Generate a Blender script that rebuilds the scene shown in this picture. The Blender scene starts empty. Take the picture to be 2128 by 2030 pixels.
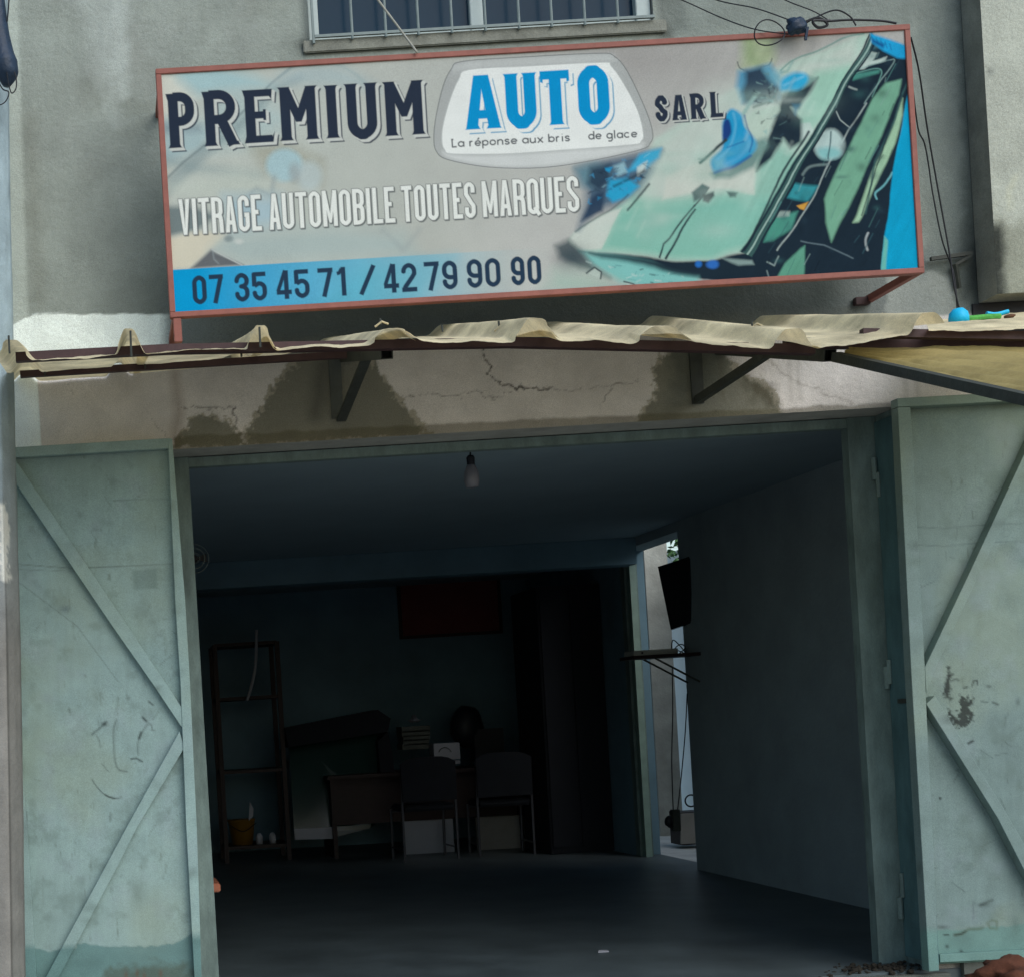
import bpy, bmesh, math, random
import numpy as np
from mathutils import Vector, Matrix
rng = np.random.default_rng(7); random.seed(7)
sc = bpy.context.scene; COL = sc.collection
R = math.radians
# ------------------------------------------------------------------ camera, light, exposure
ROLL = R(3.4); CZ = 1.25; CD = 6.5; FPX = 3055.0; PPX, PPY = 228.0, 1526.0; W0, H0 = 2128.0, 2030.0
cam_d = bpy.data.cameras.new('camera'); cam = bpy.data.objects.new('camera', cam_d); COL.objects.link(cam)
cam.location = (0, -CD, CZ)
cam.rotation_mode = 'QUATERNION'
cam.rotation_quaternion = (Matrix.Rotation(ROLL, 3, 'Y') @ Matrix.Rotation(R(90), 3, 'X')).to_quaternion()
cam_d.sensor_width = 36; cam_d.sensor_fit = 'HORIZONTAL'; cam_d.lens = 36*FPX/W0
cam_d.shift_x = (W0/2-PPX)/W0; cam_d.shift_y = (PPY-H0/2)/W0
cam_d.clip_start = .05; cam_d.clip_end = 600
sc.camera = cam
SUN_EL, SUN_AZ = R(38), R(148)      # azimuth clockwise from north (+Y)
w = bpy.data.worlds.new('World'); sc.world = w; w.use_nodes = True
nt = w.node_tree; bg = nt.nodes['Background']
sky = nt.nodes.new('ShaderNodeTexSky'); sky.sky_type = 'NISHITA'; sky.sun_disc = False
sky.sun_elevation = SUN_EL; sky.sun_rotation = SUN_AZ; sky.dust_density = 1.5; sky.air_density = 1.3; sky.ozone_density = 3.0
nt.links.new(sky.outputs[0], bg.inputs[0]); bg.inputs[1].default_value = 0.12
sd = bpy.data.lights.new('sun', 'SUN'); sd.energy = 1.3; sd.angle = R(55); sd.color = (1, .985, .96)
so = bpy.data.objects.new('sun', sd); COL.objects.link(so)
sdir = Vector((math.sin(SUN_AZ)*math.cos(SUN_EL), math.cos(SUN_AZ)*math.cos(SUN_EL), math.sin(SUN_EL)))
so.rotation_euler = sdir.to_track_quat('Z', 'Y').to_euler(); so.location = (0, -10, 12)
sc.view_settings.view_transform = 'Standard'; sc.view_settings.look = 'None'
sc.view_settings.gamma = 1; sc.view_settings.exposure = 0.58
sc.view_settings.use_curve_mapping = False
sc.cycles.max_bounces = 8; sc.cycles.diffuse_bounces = 5

# ------------------------------------------------------------------ geometry of the view (photo pixel -> point at depth Y)
cr, sr = math.cos(ROLL), math.sin(ROLL)
def F(px, py, Y=0.0):
    ux = (px-PPX)/FPX; uy = (PPY-py)/FPX; t = Y+CD
    return Vector(((ux*cr+uy*sr)*t, Y, CZ+(-ux*sr+uy*cr)*t))
def inv(X, Y, Z):            # world -> photo pixel, works on arrays
    t = Y+CD; wx = X/t*FPX; wz = (Z-CZ)/t*FPX
    return PPX+wx*cr-wz*sr, PPY-(wx*sr+wz*cr)
def lin(c): return tuple((v/255/12.92 if v/255 <= .04045 else ((v/255+.055)/1.055)**2.4) for v in c)
def C(r, g, b, k=1.0): l = lin((r, g, b)); return (min(l[0]*k, .9), min(l[1]*k, .9), min(l[2]*k, .9))

# ------------------------------------------------------------------ materials
def material(name, rgb=(.5, .5, .5), rough=.7, var=.15, scale=6, bump=.0, bscale=60, metal=0, attr=False, spec=.3, grain=.0, stretch=(1, 1, 1), alpha=None, trans=0, bdist=.01, glaze=None):
    m = bpy.data.materials.new(name); m.use_nodes = True; t = m.node_tree; N = t.nodes; L = t.links
    p = N['Principled BSDF']; p.inputs['Roughness'].default_value = rough; p.inputs['Metallic'].default_value = metal
    p.inputs['Specular IOR Level'].default_value = spec
    tc = N.new('ShaderNodeTexCoord'); mp = N.new('ShaderNodeMapping'); mp.inputs['Scale'].default_value = stretch
    geo = N.new('ShaderNodeNewGeometry'); L.new(geo.outputs['Position'], mp.inputs[0])
    if attr:
        a = N.new('ShaderNodeAttribute'); a.attribute_name = 'Col'; cs = a.outputs['Color']
    else:
        a = N.new('ShaderNodeRGB'); a.outputs[0].default_value = (*rgb, 1); cs = a.outputs[0]
    if var > 0:
        n = N.new('ShaderNodeTexNoise'); n.inputs['Scale'].default_value = scale; n.inputs['Detail'].default_value = 8; n.inputs['Roughness'].default_value = .62
        L.new(mp.outputs[0], n.inputs['Vector'])
        r = N.new('ShaderNodeMapRange'); r.inputs[1].default_value = .25; r.inputs[2].default_value = .75; r.inputs[3].default_value = 1-var; r.inputs[4].default_value = 1+var
        L.new(n.outputs[0], r.inputs[0])
        x = N.new('ShaderNodeVectorMath'); x.operation = 'SCALE'; L.new(cs, x.inputs[0]); L.new(r.outputs[0], x.inputs['Scale']); cs = x.outputs[0]
    if grain > 0:
        n = N.new('ShaderNodeTexNoise'); n.inputs['Scale'].default_value = 260; n.inputs['Detail'].default_value = 3
        L.new(mp.outputs[0], n.inputs['Vector'])
        r = N.new('ShaderNodeMapRange'); r.inputs[1].default_value = .3; r.inputs[2].default_value = .7; r.inputs[3].default_value = 1-grain; r.inputs[4].default_value = 1+grain
        L.new(n.outputs[0], r.inputs[0])
        x = N.new('ShaderNodeVectorMath'); x.operation = 'SCALE'; L.new(cs, x.inputs[0]); L.new(r.outputs[0], x.inputs['Scale']); cs = x.outputs[0]
    L.new(cs, p.inputs['Base Color'])
    if bump > 0:
        n = N.new('ShaderNodeTexNoise'); n.inputs['Scale'].default_value = bscale; n.inputs['Detail'].default_value = 7; n.inputs['Roughness'].default_value = .6
        L.new(mp.outputs[0], n.inputs['Vector'])
        b = N.new('ShaderNodeBump'); b.inputs['Strength'].default_value = bump; b.inputs['Distance'].default_value = bdist
        L.new(n.outputs[0], b.inputs['Height']); L.new(b.outputs[0], p.inputs['Normal'])
    if glaze:      # thin sheet lets light through
        tr = N.new('ShaderNodeBsdfTranslucent'); L.new(cs, tr.inputs[0]); mx = N.new('ShaderNodeMixShader'); mx.inputs[0].default_value = glaze
        L.new(p.outputs[0], mx.inputs[1]); L.new(tr.outputs[0], mx.inputs[2]); L.new(mx.outputs[0], N['Material Output'].inputs[0])
    if trans: p.inputs['Transmission Weight'].default_value = trans
    return m
M = {}
M['wall'] = material('weathered plaster', var=.17, scale=4.2, bump=.6, bscale=42, attr=True, rough=.95, spec=.05, grain=.22)
M['print'] = material('printed banner vinyl', var=.05, scale=9, attr=True, rough=.8, spec=.04, grain=.10)
M['gate'] = material('green painted sheet metal', var=.10, scale=9, bump=.25, bscale=11, attr=True, rough=.62, spec=.2, grain=.15)
M['gate_bar'] = material('green painted steel bar', C(116, 138, 128, 1.15), var=.16, scale=9, bump=.15, bscale=50, rough=.55, grain=.09)
M['jamb'] = material('worn green door frame', C(92, 108, 104, 1.25), var=.4, scale=14, bump=.25, bscale=40, rough=.6, grain=.1, stretch=(1, 1, .35))
M['fold'] = material('dark teal fold panel', C(66, 92, 94, 1.25), var=.35, scale=10, bump=.2, bscale=30, rough=.6, grain=.1, stretch=(1, 1, .4))
M['red'] = material('red oxide frame paint', C(150, 92, 80, .78), var=.2, scale=14, rough=.6, grain=.08)
M['maroon'] = material('maroon painted purlin', C(66, 46, 46, .9), var=.25, scale=18, rough=.6, grain=.1)
M['steel'] = material('dark weathered steel', C(62, 66, 60, .8), var=.3, scale=25, rough=.6, bump=.2, bscale=80)
M['sheet'] = material('tan fibreglass sheet', glaze=.33, rgb=C(200, 188, 154, 1.25), var=.5, scale=5, rough=.85, bump=.4, bscale=25, grain=.15)
M['sheet2'] = material('stained tan roofing sheet', glaze=.5, rgb=C(172, 156, 104, 1.1), var=.3, scale=8, rough=.75, bump=.25, bscale=30, grain=.08, stretch=(.4, 1, 1))
M['concrete'] = material('grey concrete', C(150, 152, 145), var=.25, scale=5, rough=.9, bump=.4, bscale=45, grain=.12)
M['grime'] = material('grimy concrete', C(92, 96, 90, .8), var=.35, scale=6, rough=.95, bump=.4, bscale=40, grain=.15)
M['sill'] = material('stained sill render', C(128, 130, 120, .95), var=.3, scale=7, rough=.95, bump=.5, bscale=40, grain=.2)
M['alley'] = material('pale alley concrete', C(190, 192, 186, 1.0), var=.2, scale=4, rough=.9, grain=.1)
M['brown_dirt'] = material('dark dirt', C(58, 54, 46, .5), var=.4, scale=30, rough=.98, bump=.6, bscale=80)
M['pole'] = material('rough pole concrete', attr=True, var=.18, scale=7, rough=.9, bump=.5, bscale=35, grain=.12)
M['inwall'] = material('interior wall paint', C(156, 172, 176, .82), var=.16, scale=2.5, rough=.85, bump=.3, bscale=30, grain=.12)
M['inwall_dark'] = material('shaded rear wall paint', C(108, 138, 152, .8), var=.25, scale=2, rough=.85)  # interior wall colour with the rear room's shade put into it
M['ceiling'] = material('ceiling paint', C(150, 172, 182, .85), var=.08, scale=2, rough=.9)
M['floor'] = material('polished concrete floor', C(108, 122, 126, .45), var=.4, scale=2.6, rough=.42, bump=.06, bscale=12, spec=.4, grain=.08)
M['ground'] = material('dusty ground', C(150, 142, 128, .8), var=.2, scale=3, rough=.95, bump=.5, bscale=25, grain=.15)
M['asphalt'] = material('pale dusty concrete road', (.27, .26, .235), var=.2, scale=2, rough=.9, bump=.4, bscale=60, grain=.2)
M['alu'] = material('pale window frame paint', C(165, 178, 175, 1.0), var=.08, scale=15, rough=.5, grain=.05)
M['glass'] = material('blue reflective glass', C(48, 82, 106, .36), var=.1, scale=2, rough=.2, spec=.08)
M['rod'] = material('grey window bar', C(120, 134, 132, .9), var=.15, scale=30, rough=.5)
M['black'] = material('black cable rubber', (.012, .014, .018), var=.1, scale=20, rough=.5)
M['navy'] = material('navy plastic wrap', C(38, 58, 80, .7), var=.3, scale=25, rough=.45, bump=.6, bscale=30)
M['rope'] = material('pale cord', C(150, 150, 138, 1), var=.15, scale=60, rough=.9)
M['dark'] = material('dark grey plastic', (.012, .014, .018), var=.1, rough=.5)
M['screen'] = material('black screen', (.006, .007, .009), var=0, rough=.25)
M['wood'] = material('brown varnished wood', C(56, 38, 36, .45), var=.3, scale=12, rough=.55, stretch=(1, 6, 6))
M['redboard'] = material('dark red board', C(110, 52, 50, 1.0), var=.15, scale=4, rough=.7)
M['orange'] = material('orange wood', C(186, 116, 88, .8), var=.12, scale=30, rough=.6)
M['white'] = material('white card', C(165, 168, 176, .85), var=.06, scale=6, rough=.8)
M['cream'] = material('cream card', C(160, 156, 148, .7), var=.1, scale=6, rough=.8)
M['yellow'] = material('yellow plastic', C(150, 112, 34, .6), var=.1, scale=8, rough=.5)
M['greenglass'] = material('green automotive glass', C(30, 66, 58, .5), var=.1, scale=3, rough=.12, spec=.6)
M['seat'] = material('black chair fabric', (.01, .012, .016), var=.15, rough=.9)
M['chrome'] = material('dull chair tube', (.09, .09, .1), var=.1, rough=.4, metal=.6)
M['blue'] = material('bright blue plastic', C(20, 165, 205, 1.2), var=.12, scale=20, rough=.5, bump=.3, bscale=40)
M['green_cloth'] = material('green cloth', C(90, 170, 80, .9), var=.35, scale=40, rough=.9, bump=.5, bscale=60)
M['brown'] = material('brown cloth', C(110, 80, 60, .9), var=.3, scale=40, rough=.9)
M['terracotta'] = material('red earth clod', C(108, 66, 48, .62), var=.3, scale=14, rough=.95, bump=.8, bscale=28, grain=.15)
M['leaf'] = material('plant leaf', C(80, 120, 70, .8), var=.3, scale=20, rough=.6)
M['outwall'] = material('white alley wall', C(225, 228, 222, 1.1), var=.08, scale=2, rough=.9, bump=.2, bscale=20)
M['bulb'] = material('white glass bulb', C(120, 122, 130, .8), var=0, rough=.3)
M['stem'] = material('brown stem', C(90, 70, 50, .7), var=.2, rough=.9)

# ------------------------------------------------------------------ object helpers
def empty(name, label, cat, loc=(0, 0, 0), group=None):
    o = bpy.data.objects.new(name, None); COL.objects.link(o); o.location = loc; o.empty_display_size = .1
    o['label'] = label; o['category'] = cat
    if group: o['group'] = group
    bpy.context.view_layer.update(); return o
def tag(o, label, cat, group=None):
    o['label'] = label; o['category'] = cat
    if group: o['group'] = group
    return o
def link(name, me, mat=None, parent=None, label=None):
    o = bpy.data.objects.new(name, me); COL.objects.link(o)
    if mat is not None: me.materials.append(mat)
    if parent is not None:
        o.parent = parent
        q = parent; off = Vector((0, 0, 0))
        while q is not None: off += q.location; q = q.parent
        o.location = -off
    if label: o['label'] = label
    return o
class MB:
    def __init__(s): s.bm = bmesh.new()
    def box(s, a, b, bev=0):
        lo = Vector([min(a[i], b[i]) for i in range(3)]); hi = Vector([max(a[i], b[i]) for i in range(3)])
        r = bmesh.ops.create_cube(s.bm, size=1); vs = r['verts']
        for v in vs: v.co = Vector([lo[i]+(v.co[i]+.5)*(hi[i]-lo[i]) for i in range(3)])
        if bev:
            es = list({e for v in vs for e in v.link_edges}); bmesh.ops.bevel(s.bm, geom=es, offset=bev, segments=2, affect='EDGES')
        return s
    def prism(s, pts, d):      # pts: coplanar world points, extruded along vector d
        d = Vector(d); n = len(pts)
        a = [s.bm.verts.new(p) for p in pts]; b = [s.bm.verts.new(Vector(p)+d) for p in pts]
        s.bm.faces.new(a); s.bm.faces.new(b[::-1])
        for i in range(n): s.bm.faces.new((a[i], b[i], b[(i+1) % n], a[(i+1) % n]))
        bmesh.ops.recalc_face_normals(s.bm, faces=s.bm.faces); return s
    def beam(s, p0, p1, wd, ht, up=(0, 0, 1)):
        p0 = Vector(p0); p1 = Vector(p1); d = (p1-p0).normalized(); u = Vector(up); sd_ = d.cross(u).normalized(); u2 = sd_.cross(d).normalized()
        c = [p0+sd_*(wd/2*i)+u2*(ht/2*j) for i, j in ((-1, -1), (1, -1), (1, 1), (-1, 1))]
        s.prism(c, p1-p0); return s
    def tube(s, pts, r, n=8, closed=False, rad=None):
        pts = [Vector(p) for p in pts]; m = len(pts); rings = []
        pu = None
        for i, p in enumerate(pts):
            d = (pts[(i+1) % m]-pts[i-1]) if closed else (pts[min(i+1, m-1)]-pts[max(i-1, 0)])
            if d.length < 1e-9: d = Vector((0, 0, 1))
            d.normalize()
            if pu is None: pu = d.orthogonal().normalized()
            pu = (pu-d*pu.dot(d));
            if pu.length < 1e-6: pu = d.orthogonal()
            pu.normalize(); v = d.cross(pu); rr = rad[i] if rad else r
            rings.append([s.bm.verts.new(p+(pu*math.cos(2*math.pi*k/n)+v*math.sin(2*math.pi*k/n))*rr) for k in range(n)])
        for i in range(m if closed else m-1):
            a, b = rings[i], rings[(i+1) % m]
            for k in range(n): s.bm.faces.new((a[k], a[(k+1) % n], b[(k+1) % n], b[k]))
        if not closed: s.bm.faces.new(rings[0][::-1]); s.bm.faces.new(rings[-1])
        return s
    def lathe(s, prof, c, n=20, axis='Z'):
        rings = []
        for r, h in prof:
            ring = []
            for k in range(n):
                a = 2*math.pi*k/n
                if axis == 'Z': co = Vector((r*math.cos(a), r*math.sin(a), h))
                else: co = Vector((r*math.cos(a), h, r*math.sin(a)))
                ring.append(s.bm.verts.new(co+Vector(c)))
            rings.append(ring)
        for a, b in zip(rings, rings[1:]):
            for k in range(n): s.bm.faces.new((a[k], a[(k+1) % n], b[(k+1) % n], b[k]))
        s.bm.faces.new(rings[0][::-1]); s.bm.faces.new(rings[-1]); return s
    def blob(s, c, rad, seed=0, amp=.2, sub=3):
        r = bmesh.ops.create_icosphere(s.bm, subdivisions=sub, radius=1); rs = random.Random(seed)
        from mathutils import noise
        for v in r['verts']:
            n_ = noise.fractal(v.co*1.7+Vector((seed*3.1, 0, 0)), 1, 2, 4)
            k = 1+amp*n_
            v.co = Vector(c)+Vector([v.co[i]*rad[i]*k for i in range(3)])
        for f in s.bm.faces: f.smooth = True
        return s
    def build(s, name, mat, parent=None, label=None, smooth=False):
        me = bpy.data.meshes.new(name); bmesh.ops.recalc_face_normals(s.bm, faces=s.bm.faces); s.bm.to_mesh(me); s.bm.free()
        if smooth:
            for p in me.polygons: p.use_smooth = True
        return link(name, me, mat, parent, label)
def curve_pts(ctrl, n=8):      # Catmull-Rom through control points
    P = [Vector(p) for p in ctrl]; P = [2*P[0]-P[1]]+P+[2*P[-1]-P[-2]]; out = []
    for i in range(1, len(P)-2):
        for k in range(n):
            t = k/n; a, b, c, d = P[i-1], P[i], P[i+1], P[i+2]
            out.append(.5*((2*b)+(c-a)*t+(2*a-5*b+4*c-d)*t*t+(3*b-a-3*c+d)*t**3))
    out.append(P[-2]); return out

# ------------------------------------------------------------------ painting colours on a dense grid of vertices
def vnoise(x, y, seed):
    g = np.random.default_rng(seed).random((257, 257)); xi = np.floor(x).astype(int); yi = np.floor(y).astype(int)
    fx = x-xi; fy = y-yi; fx = fx*fx*(3-2*fx); fy = fy*fy*(3-2*fy)
    a = g[xi % 256, yi % 256]; b = g[(xi+1) % 256, yi % 256]; c = g[xi % 256, (yi+1) % 256]; d = g[(xi+1) % 256, (yi+1) % 256]
    return (a*(1-fx)+b*fx)*(1-fy)+(c*(1-fx)+d*fx)*fy
def fbm(x, y, seed, o=5):
    s = 0; a = .5; t = 0
    for i in range(o): s = s+a*vnoise(x*2**i+17*i, y*2**i+5*i, seed+i); t += a; a *= .55
    return s/t
def sdpoly(x, y, P):
    P = np.asarray(P, float); d = np.full(x.shape, 1e18); sg = np.ones(x.shape); n = len(P); j = n-1
    for i in range(n):
        ex, ey = P[j]-P[i]; wx = x-P[i, 0]; wy = y-P[i, 1]
        t = np.clip((wx*ex+wy*ey)/(ex*ex+ey*ey+1e-12), 0, 1); d = np.minimum(d, (wx-ex*t)**2+(wy-ey*t)**2)
        c1 = y >= P[i, 1]; c2 = y < P[j, 1]; c3 = ex*wy > ey*wx
        f = (c1 & c2 & c3) | (~c1 & ~c2 & ~c3); sg = np.where(f, -sg, sg); j = i
    return sg*np.sqrt(d)
def sdline(x, y, P):
    d = np.full(x.shape, 1e18)
    for (ax, ay), (bx, by) in zip(P, P[1:]):
        ex, ey = bx-ax, by-ay; wx = x-ax; wy = y-ay
        t = np.clip((wx*ex+wy*ey)/(ex*ex+ey*ey+1e-12), 0, 1); d = np.minimum(d, (wx-ex*t)**2+(wy-ey*t)**2)
    return np.sqrt(d)
def smooth(P, n=5, closed=True):
    P = [Vector((a, b, 0)) for a, b in P]; out = []; m = len(P)
    for i in range(m if closed else m-1):
        a, b, c, d = (P[(i-1) % m], P[i], P[(i+1) % m], P[(i+2) % m]) if closed else (P[max(i-1, 0)], P[i], P[i+1], P[min(i+2, m-1)])
        for k in range(n):
            t = k/n; q = .5*((2*b)+(c-a)*t+(2*a-5*b+4*c-d)*t*t+(3*b-a-3*c+d)*t**3); out.append((q.x, q.y))
    if not closed: out.append((P[-1].x, P[-1].y))
    return out
class Canvas:
    def __init__(s, x, y, base):
        s.x, s.y = x.ravel(), y.ravel(); s.c = np.empty((s.x.size, 3)); s.c[:] = base
    def sel(s, P, m):
        P = np.asarray(P); lo = P.min(0)-m; hi = P.max(0)+m
        return np.nonzero((s.x > lo[0]) & (s.x < hi[0]) & (s.y > lo[1]) & (s.y < hi[1]))[0]
    def mix(s, idx, a, col):
        a = a[:, None]; s.c[idx] = s.c[idx]*(1-a)+np.asarray(col)*a
    def poly(s, P, col, blur=1.0, alpha=1.0, jit=0, js=.05):
        i = s.sel(P, blur+jit+1)
        if not len(i): return
        d = sdpoly(s.x[i], s.y[i], P)
        if jit: d = d+jit*2*(fbm(s.x[i]*js, s.y[i]*js, 91)-.5)*2
        s.mix(i, alpha*np.clip(.5-d/(2*blur), 0, 1), col)
    def line(s, P, w_, col, blur=.8, alpha=1.0, jit=0):
        i = s.sel(P, w_+blur+1+jit)
        if not len(i): return
        xx, yy = s.x[i], s.y[i]
        if jit: xx = xx+jit*2*(fbm(xx*.09, yy*.09, 95)-.5); yy = yy+jit*2*(fbm(xx*.09, yy*.09, 96)-.5)
        d = sdline(xx, yy, P)-w_/2; s.mix(i, alpha*np.clip(.5-d/(2*blur), 0, 1), col)
    def ell(s, c, r, col, blur=2, alpha=1.0, gauss=False):
        i = s.sel([(c[0]-r[0]*2, c[1]-r[1]*2), (c[0]+r[0]*2, c[1]+r[1]*2)], blur)
        if not len(i): return
        q = np.hypot((s.x[i]-c[0])/r[0], (s.y[i]-c[1])/r[1])
        a = np.exp(-q*q*1.2) if gauss else np.clip(.5-(q-1)*min(r)/(2*blur), 0, 1); s.mix(i, alpha*a, col)
def grid_mesh(name, XYZ, col, mat, parent=None, smooth_=False):   # XYZ (nv,nu,3)
    nv, nu = XYZ.shape[:2]; me = bpy.data.meshes.new(name)
    idx = np.arange(nv*nu).reshape(nv, nu); q = np.stack([idx[:-1, :-1], idx[:-1, 1:], idx[1:, 1:], idx[1:, :-1]], -1).reshape(-1, 4)
    me.vertices.add(nv*nu); me.vertices.foreach_set('co', XYZ.reshape(-1).astype(np.float32))
    me.loops.add(q.size); me.loops.foreach_set('vertex_index', q.reshape(-1).astype(np.int32))
    me.polygons.add(len(q)); me.polygons.foreach_set('loop_start', (np.arange(len(q))*4).astype(np.int32))
    me.update(calc_edges=True)
    if smooth_: me.polygons.foreach_set('use_smooth', np.ones(len(q), bool))
    if col is not None:
        a = me.color_attributes.new('Col', 'FLOAT_COLOR', 'POINT')
        c4 = np.ones((nv*nu, 4), np.float32); c4[:, :3] = np.clip(col, .002, .9); a.data.foreach_set('color', c4.ravel())
    return link(name, me, mat, parent)

# ================================================================== SETTING
def structure(o): o['kind'] = 'structure'; return o
g = MB().box((-60, -70, -.35), (60, -3.2, -.28)); structure(g.build('road', M['asphalt']))
gx, gy = np.meshgrid(np.linspace(-14, 14, 180), np.linspace(-3.2, .2, 50))
gz = -.06+.02*(fbm(gx*2+50, gy*2+50, 3)-.5)-.015*np.clip(-gy, 0, 9)
gcol = np.array(C(168, 164, 152, 1.0))[None]*(.75+.5*fbm(gx*3+80, gy*3+80, 8)).reshape(-1, 1)
M['path'] = material('dusty pavement', var=.15, scale=5, attr=True, rough=.95, bump=.5, bscale=40, grain=.15)
structure(grid_mesh('pavement', np.stack([gx, gy, gz], -1), gcol, M['path'], smooth_=True))
g = MB().box((-60, .2, -.35), (60, 70, -.13)); structure(g.build('ground', M['ground']))

# ================================================================== SHOP BUILDING
OXL, OXR, OZ = .315, 3.57, 2.49        # gate opening: left, right, top
bld = empty('shop_building', 'grey plastered shop building with a wide open gateway and barred upper window', 'building', (1.8, 0, 0))
WX0, WX1 = -2.6, 6.5
def paint_wall(PX, PY):
    x, y = PX, PY; cv = Canvas(x, y, C(134, 141, 133, 1.08)); x = cv.x; y = cv.y
    n1 = fbm(x*.004+3, y*.004+9, 11); n2 = fbm(x*.02+3, y*.006+9, 21); n3 = fbm(x*.05, y*.05, 31)
    n4 = fbm(x*.011+70, y*.011+7, 61); n5 = fbm(x*.16, y*.16, 71, 3); cv.c *= (.70+.26*n1+.16*n2+.14*n4+.10*n5)[:, None]; cv.mix(np.arange(x.size), np.clip((n4-.56)*5, 0, 1)*.35, C(112, 116, 106)); cv.mix(np.arange(x.size), np.clip((.42-n1)*5, 0, 1)*.3, C(150, 154, 148, 1.1))
    for k_ in range(14): xs_ = 90+rng.random()*1850; cv.line([(xs_, -30), (xs_+rng.random()*12, 60+rng.random()*420)], 5+rng.random()*12, C(104, 108, 100), 8, .18)
    k = np.clip((y-100)/500, 0, 1)*np.exp(-((x-300)/150)**2); cv.c *= (1-.25*k)[:, None]  # side shadow of the sign, darkened into the wall colour
    cv.poly([(150, -40), (250, -40), (262, 120), (240, 260), (200, 150)], C(160, 168, 162, 1.1), 22, .45, 12)
    cv.poly([(228, -40), (262, -40), (268, 190), (250, 210)], C(168, 176, 170, 1.1), 12, .4, 8)
    lean = (y-400)*.0594
    a = np.clip((54+lean*.55-x)/8, 0, 1)*(y < 1000); cv.mix(np.arange(x.size), a*.6, C(168, 176, 166, 1.15))
    cv.line([(62, 250), (78, 620)], 26, C(112, 112, 98), 18, .35)
    # area right of the window and darker strips and patches on the right
    cv.poly([(1400, -40), (2050, -40), (2060, 640), (1925, 600), (1900, 60), (1400, 90)], C(112, 120, 115), 40, .55)
    cv.poly([(1905, 60), (1990, -10), (2010, 600), (1925, 600)], C(98, 108, 104), 25, .4, 15)
    cv.poly([(1990, -20), (2040, -20), (2072, 640), (2012, 640)], C(84, 90, 84), 12, .6, 8)
    cv.ell((2045, 560), (60, 110), C(36, 40, 40), 10, .9, True)
    cv.poly([(1935, 560), (1990, 555), (2015, 700), (1925, 700)], C(60, 64, 60), 16, .35, 14)
    # zone below the sign, grey blue
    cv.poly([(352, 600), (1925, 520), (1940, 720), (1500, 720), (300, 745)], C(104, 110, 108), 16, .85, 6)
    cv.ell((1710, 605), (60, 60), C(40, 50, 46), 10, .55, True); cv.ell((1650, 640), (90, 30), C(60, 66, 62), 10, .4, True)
    cv.poly([(1840, 572), (1930, 566), (1985, 575), (1985, 700), (1845, 700)], C(146, 152, 146), 4, .85, 5)
    # white paint patch
    top = 653+8*(fbm(x*.03, x*0+2, 5)-.5)+np.where(x < 70, (70-x)*.5, 0)
    a = np.clip((y-top)/3+.5, 0, 1)*np.clip((360-x)/30, 0, 1)*np.clip((770-y)/3, 0, 1)
    cv.mix(np.arange(x.size), a, C(204, 212, 204, 1.25)*np.array([1, 1, 1]))
    a = np.clip((y-top)/3+.5, 0, 1)*np.clip((560-x)/200, 0, 1)*np.clip((x-352)/8, 0, 1)*np.clip((770-y)/3, 0, 1)
    cv.mix(np.arange(x.size), a*.5, C(150, 156, 150, 1.1))
    # band under the awning
    bx = 76+(y-760)*.0594
    a = np.clip((y-(756-(x-228)*.0594))/6, 0, 1)*np.clip((x-bx)/1.5, 0, 1)
    cv.mix(np.arange(x.size), a, np.stack([np.array(C(166, 162, 156, 1.5))*1.0]*1)[0]*(.84+.32*n1+.10*n3)[:, None])
    a2 = a*np.clip((1500-x)/700, 0, 1)*0; cv.mix(np.arange(x.size), a2, C(130, 120, 105))
    a = np.clip((y-(756-(x-228)*.0594))/6, 0, 1)*np.clip((bx-x)/1.5, 0, 1); cv.mix(np.arange(x.size), a, C(210, 218, 212, 1.3))
    damp = C(112, 112, 100, 1.1)
    P1 = [(373, 903), (400, 865), (438, 862), (476, 881), (503, 903), (508, 930), (360, 930)]
    P2 = [(640, 726), (616, 746), (590, 773), (562, 805), (546, 843), (514, 887), (498, 925), (900, 905), (887, 897), (860, 860), (817, 811), (779, 757), (765, 720)]
    P3 = [(1392, 715), (1388, 728), (1356, 760), (1361, 820), (1324, 868), (1310, 890), (1640, 875), (1621, 836), (1589, 793), (1540, 776), (1507, 728), (1500, 700)]
    for P in (P1, P2, P3):
        cv.poly(P, C(120, 114, 84, 1.0), 2.5, .6, 10, .10); cv.poly([(px_*.96+.04*np.mean([q[0] for q in P]), py_*.97+.03*940) for px_, py_ in P], damp, 2.2, .85, 9, .11)
    cv.poly([(1388, 700), (1505, 700), (1500, 800), (1400, 850)], C(72, 78, 72), 20, .6, 10)
    cv.poly([(1540, 780), (1600, 800), (1620, 850), (1560, 830)], C(70, 66, 50), 14, .7, 8)
    cv.line([(670, 760), (655, 860)], 24, C(74, 74, 68), 16, .6)
    cv.line([(360, 740), (372, 860), (360, 915)], 16, C(120, 100, 84), 12, .5)
    def z6(p): return [(640+a_/3.934, 640+b_/3.934) for a_, b_ in p]
    ck = C(46, 42, 34)
    cv.line(z6([(1420, 330), (1440, 400), (1500, 480), (1480, 540), (1540, 600), (1640, 640), (1700, 670), (1740, 640), (1780, 665), (1860, 655), (1967, 660)]), 3.0, ck, 1.4, .9, 9)
    cv.line(z6([(1700, 670), (1735, 620), (1760, 670)]), 4, ck, 2, .8, 9)
    cv.line(z6([(760, 715), (860, 722), (1000, 708), (1110, 716), (1250, 708), (1370, 680), (1440, 715), (1520, 745), (1600, 710), (1700, 680)]), 1.4, ck, 1, .6, 9)
    cv.line(z6([(1190, 830), (1240, 760), (1270, 715)]), 1, ck, 1, .4, 9)
    cv.line([(1140, 806), (1190, 812), (1240, 804), (1300, 800)], 1.2, ck, 1, .5, 9)
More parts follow.
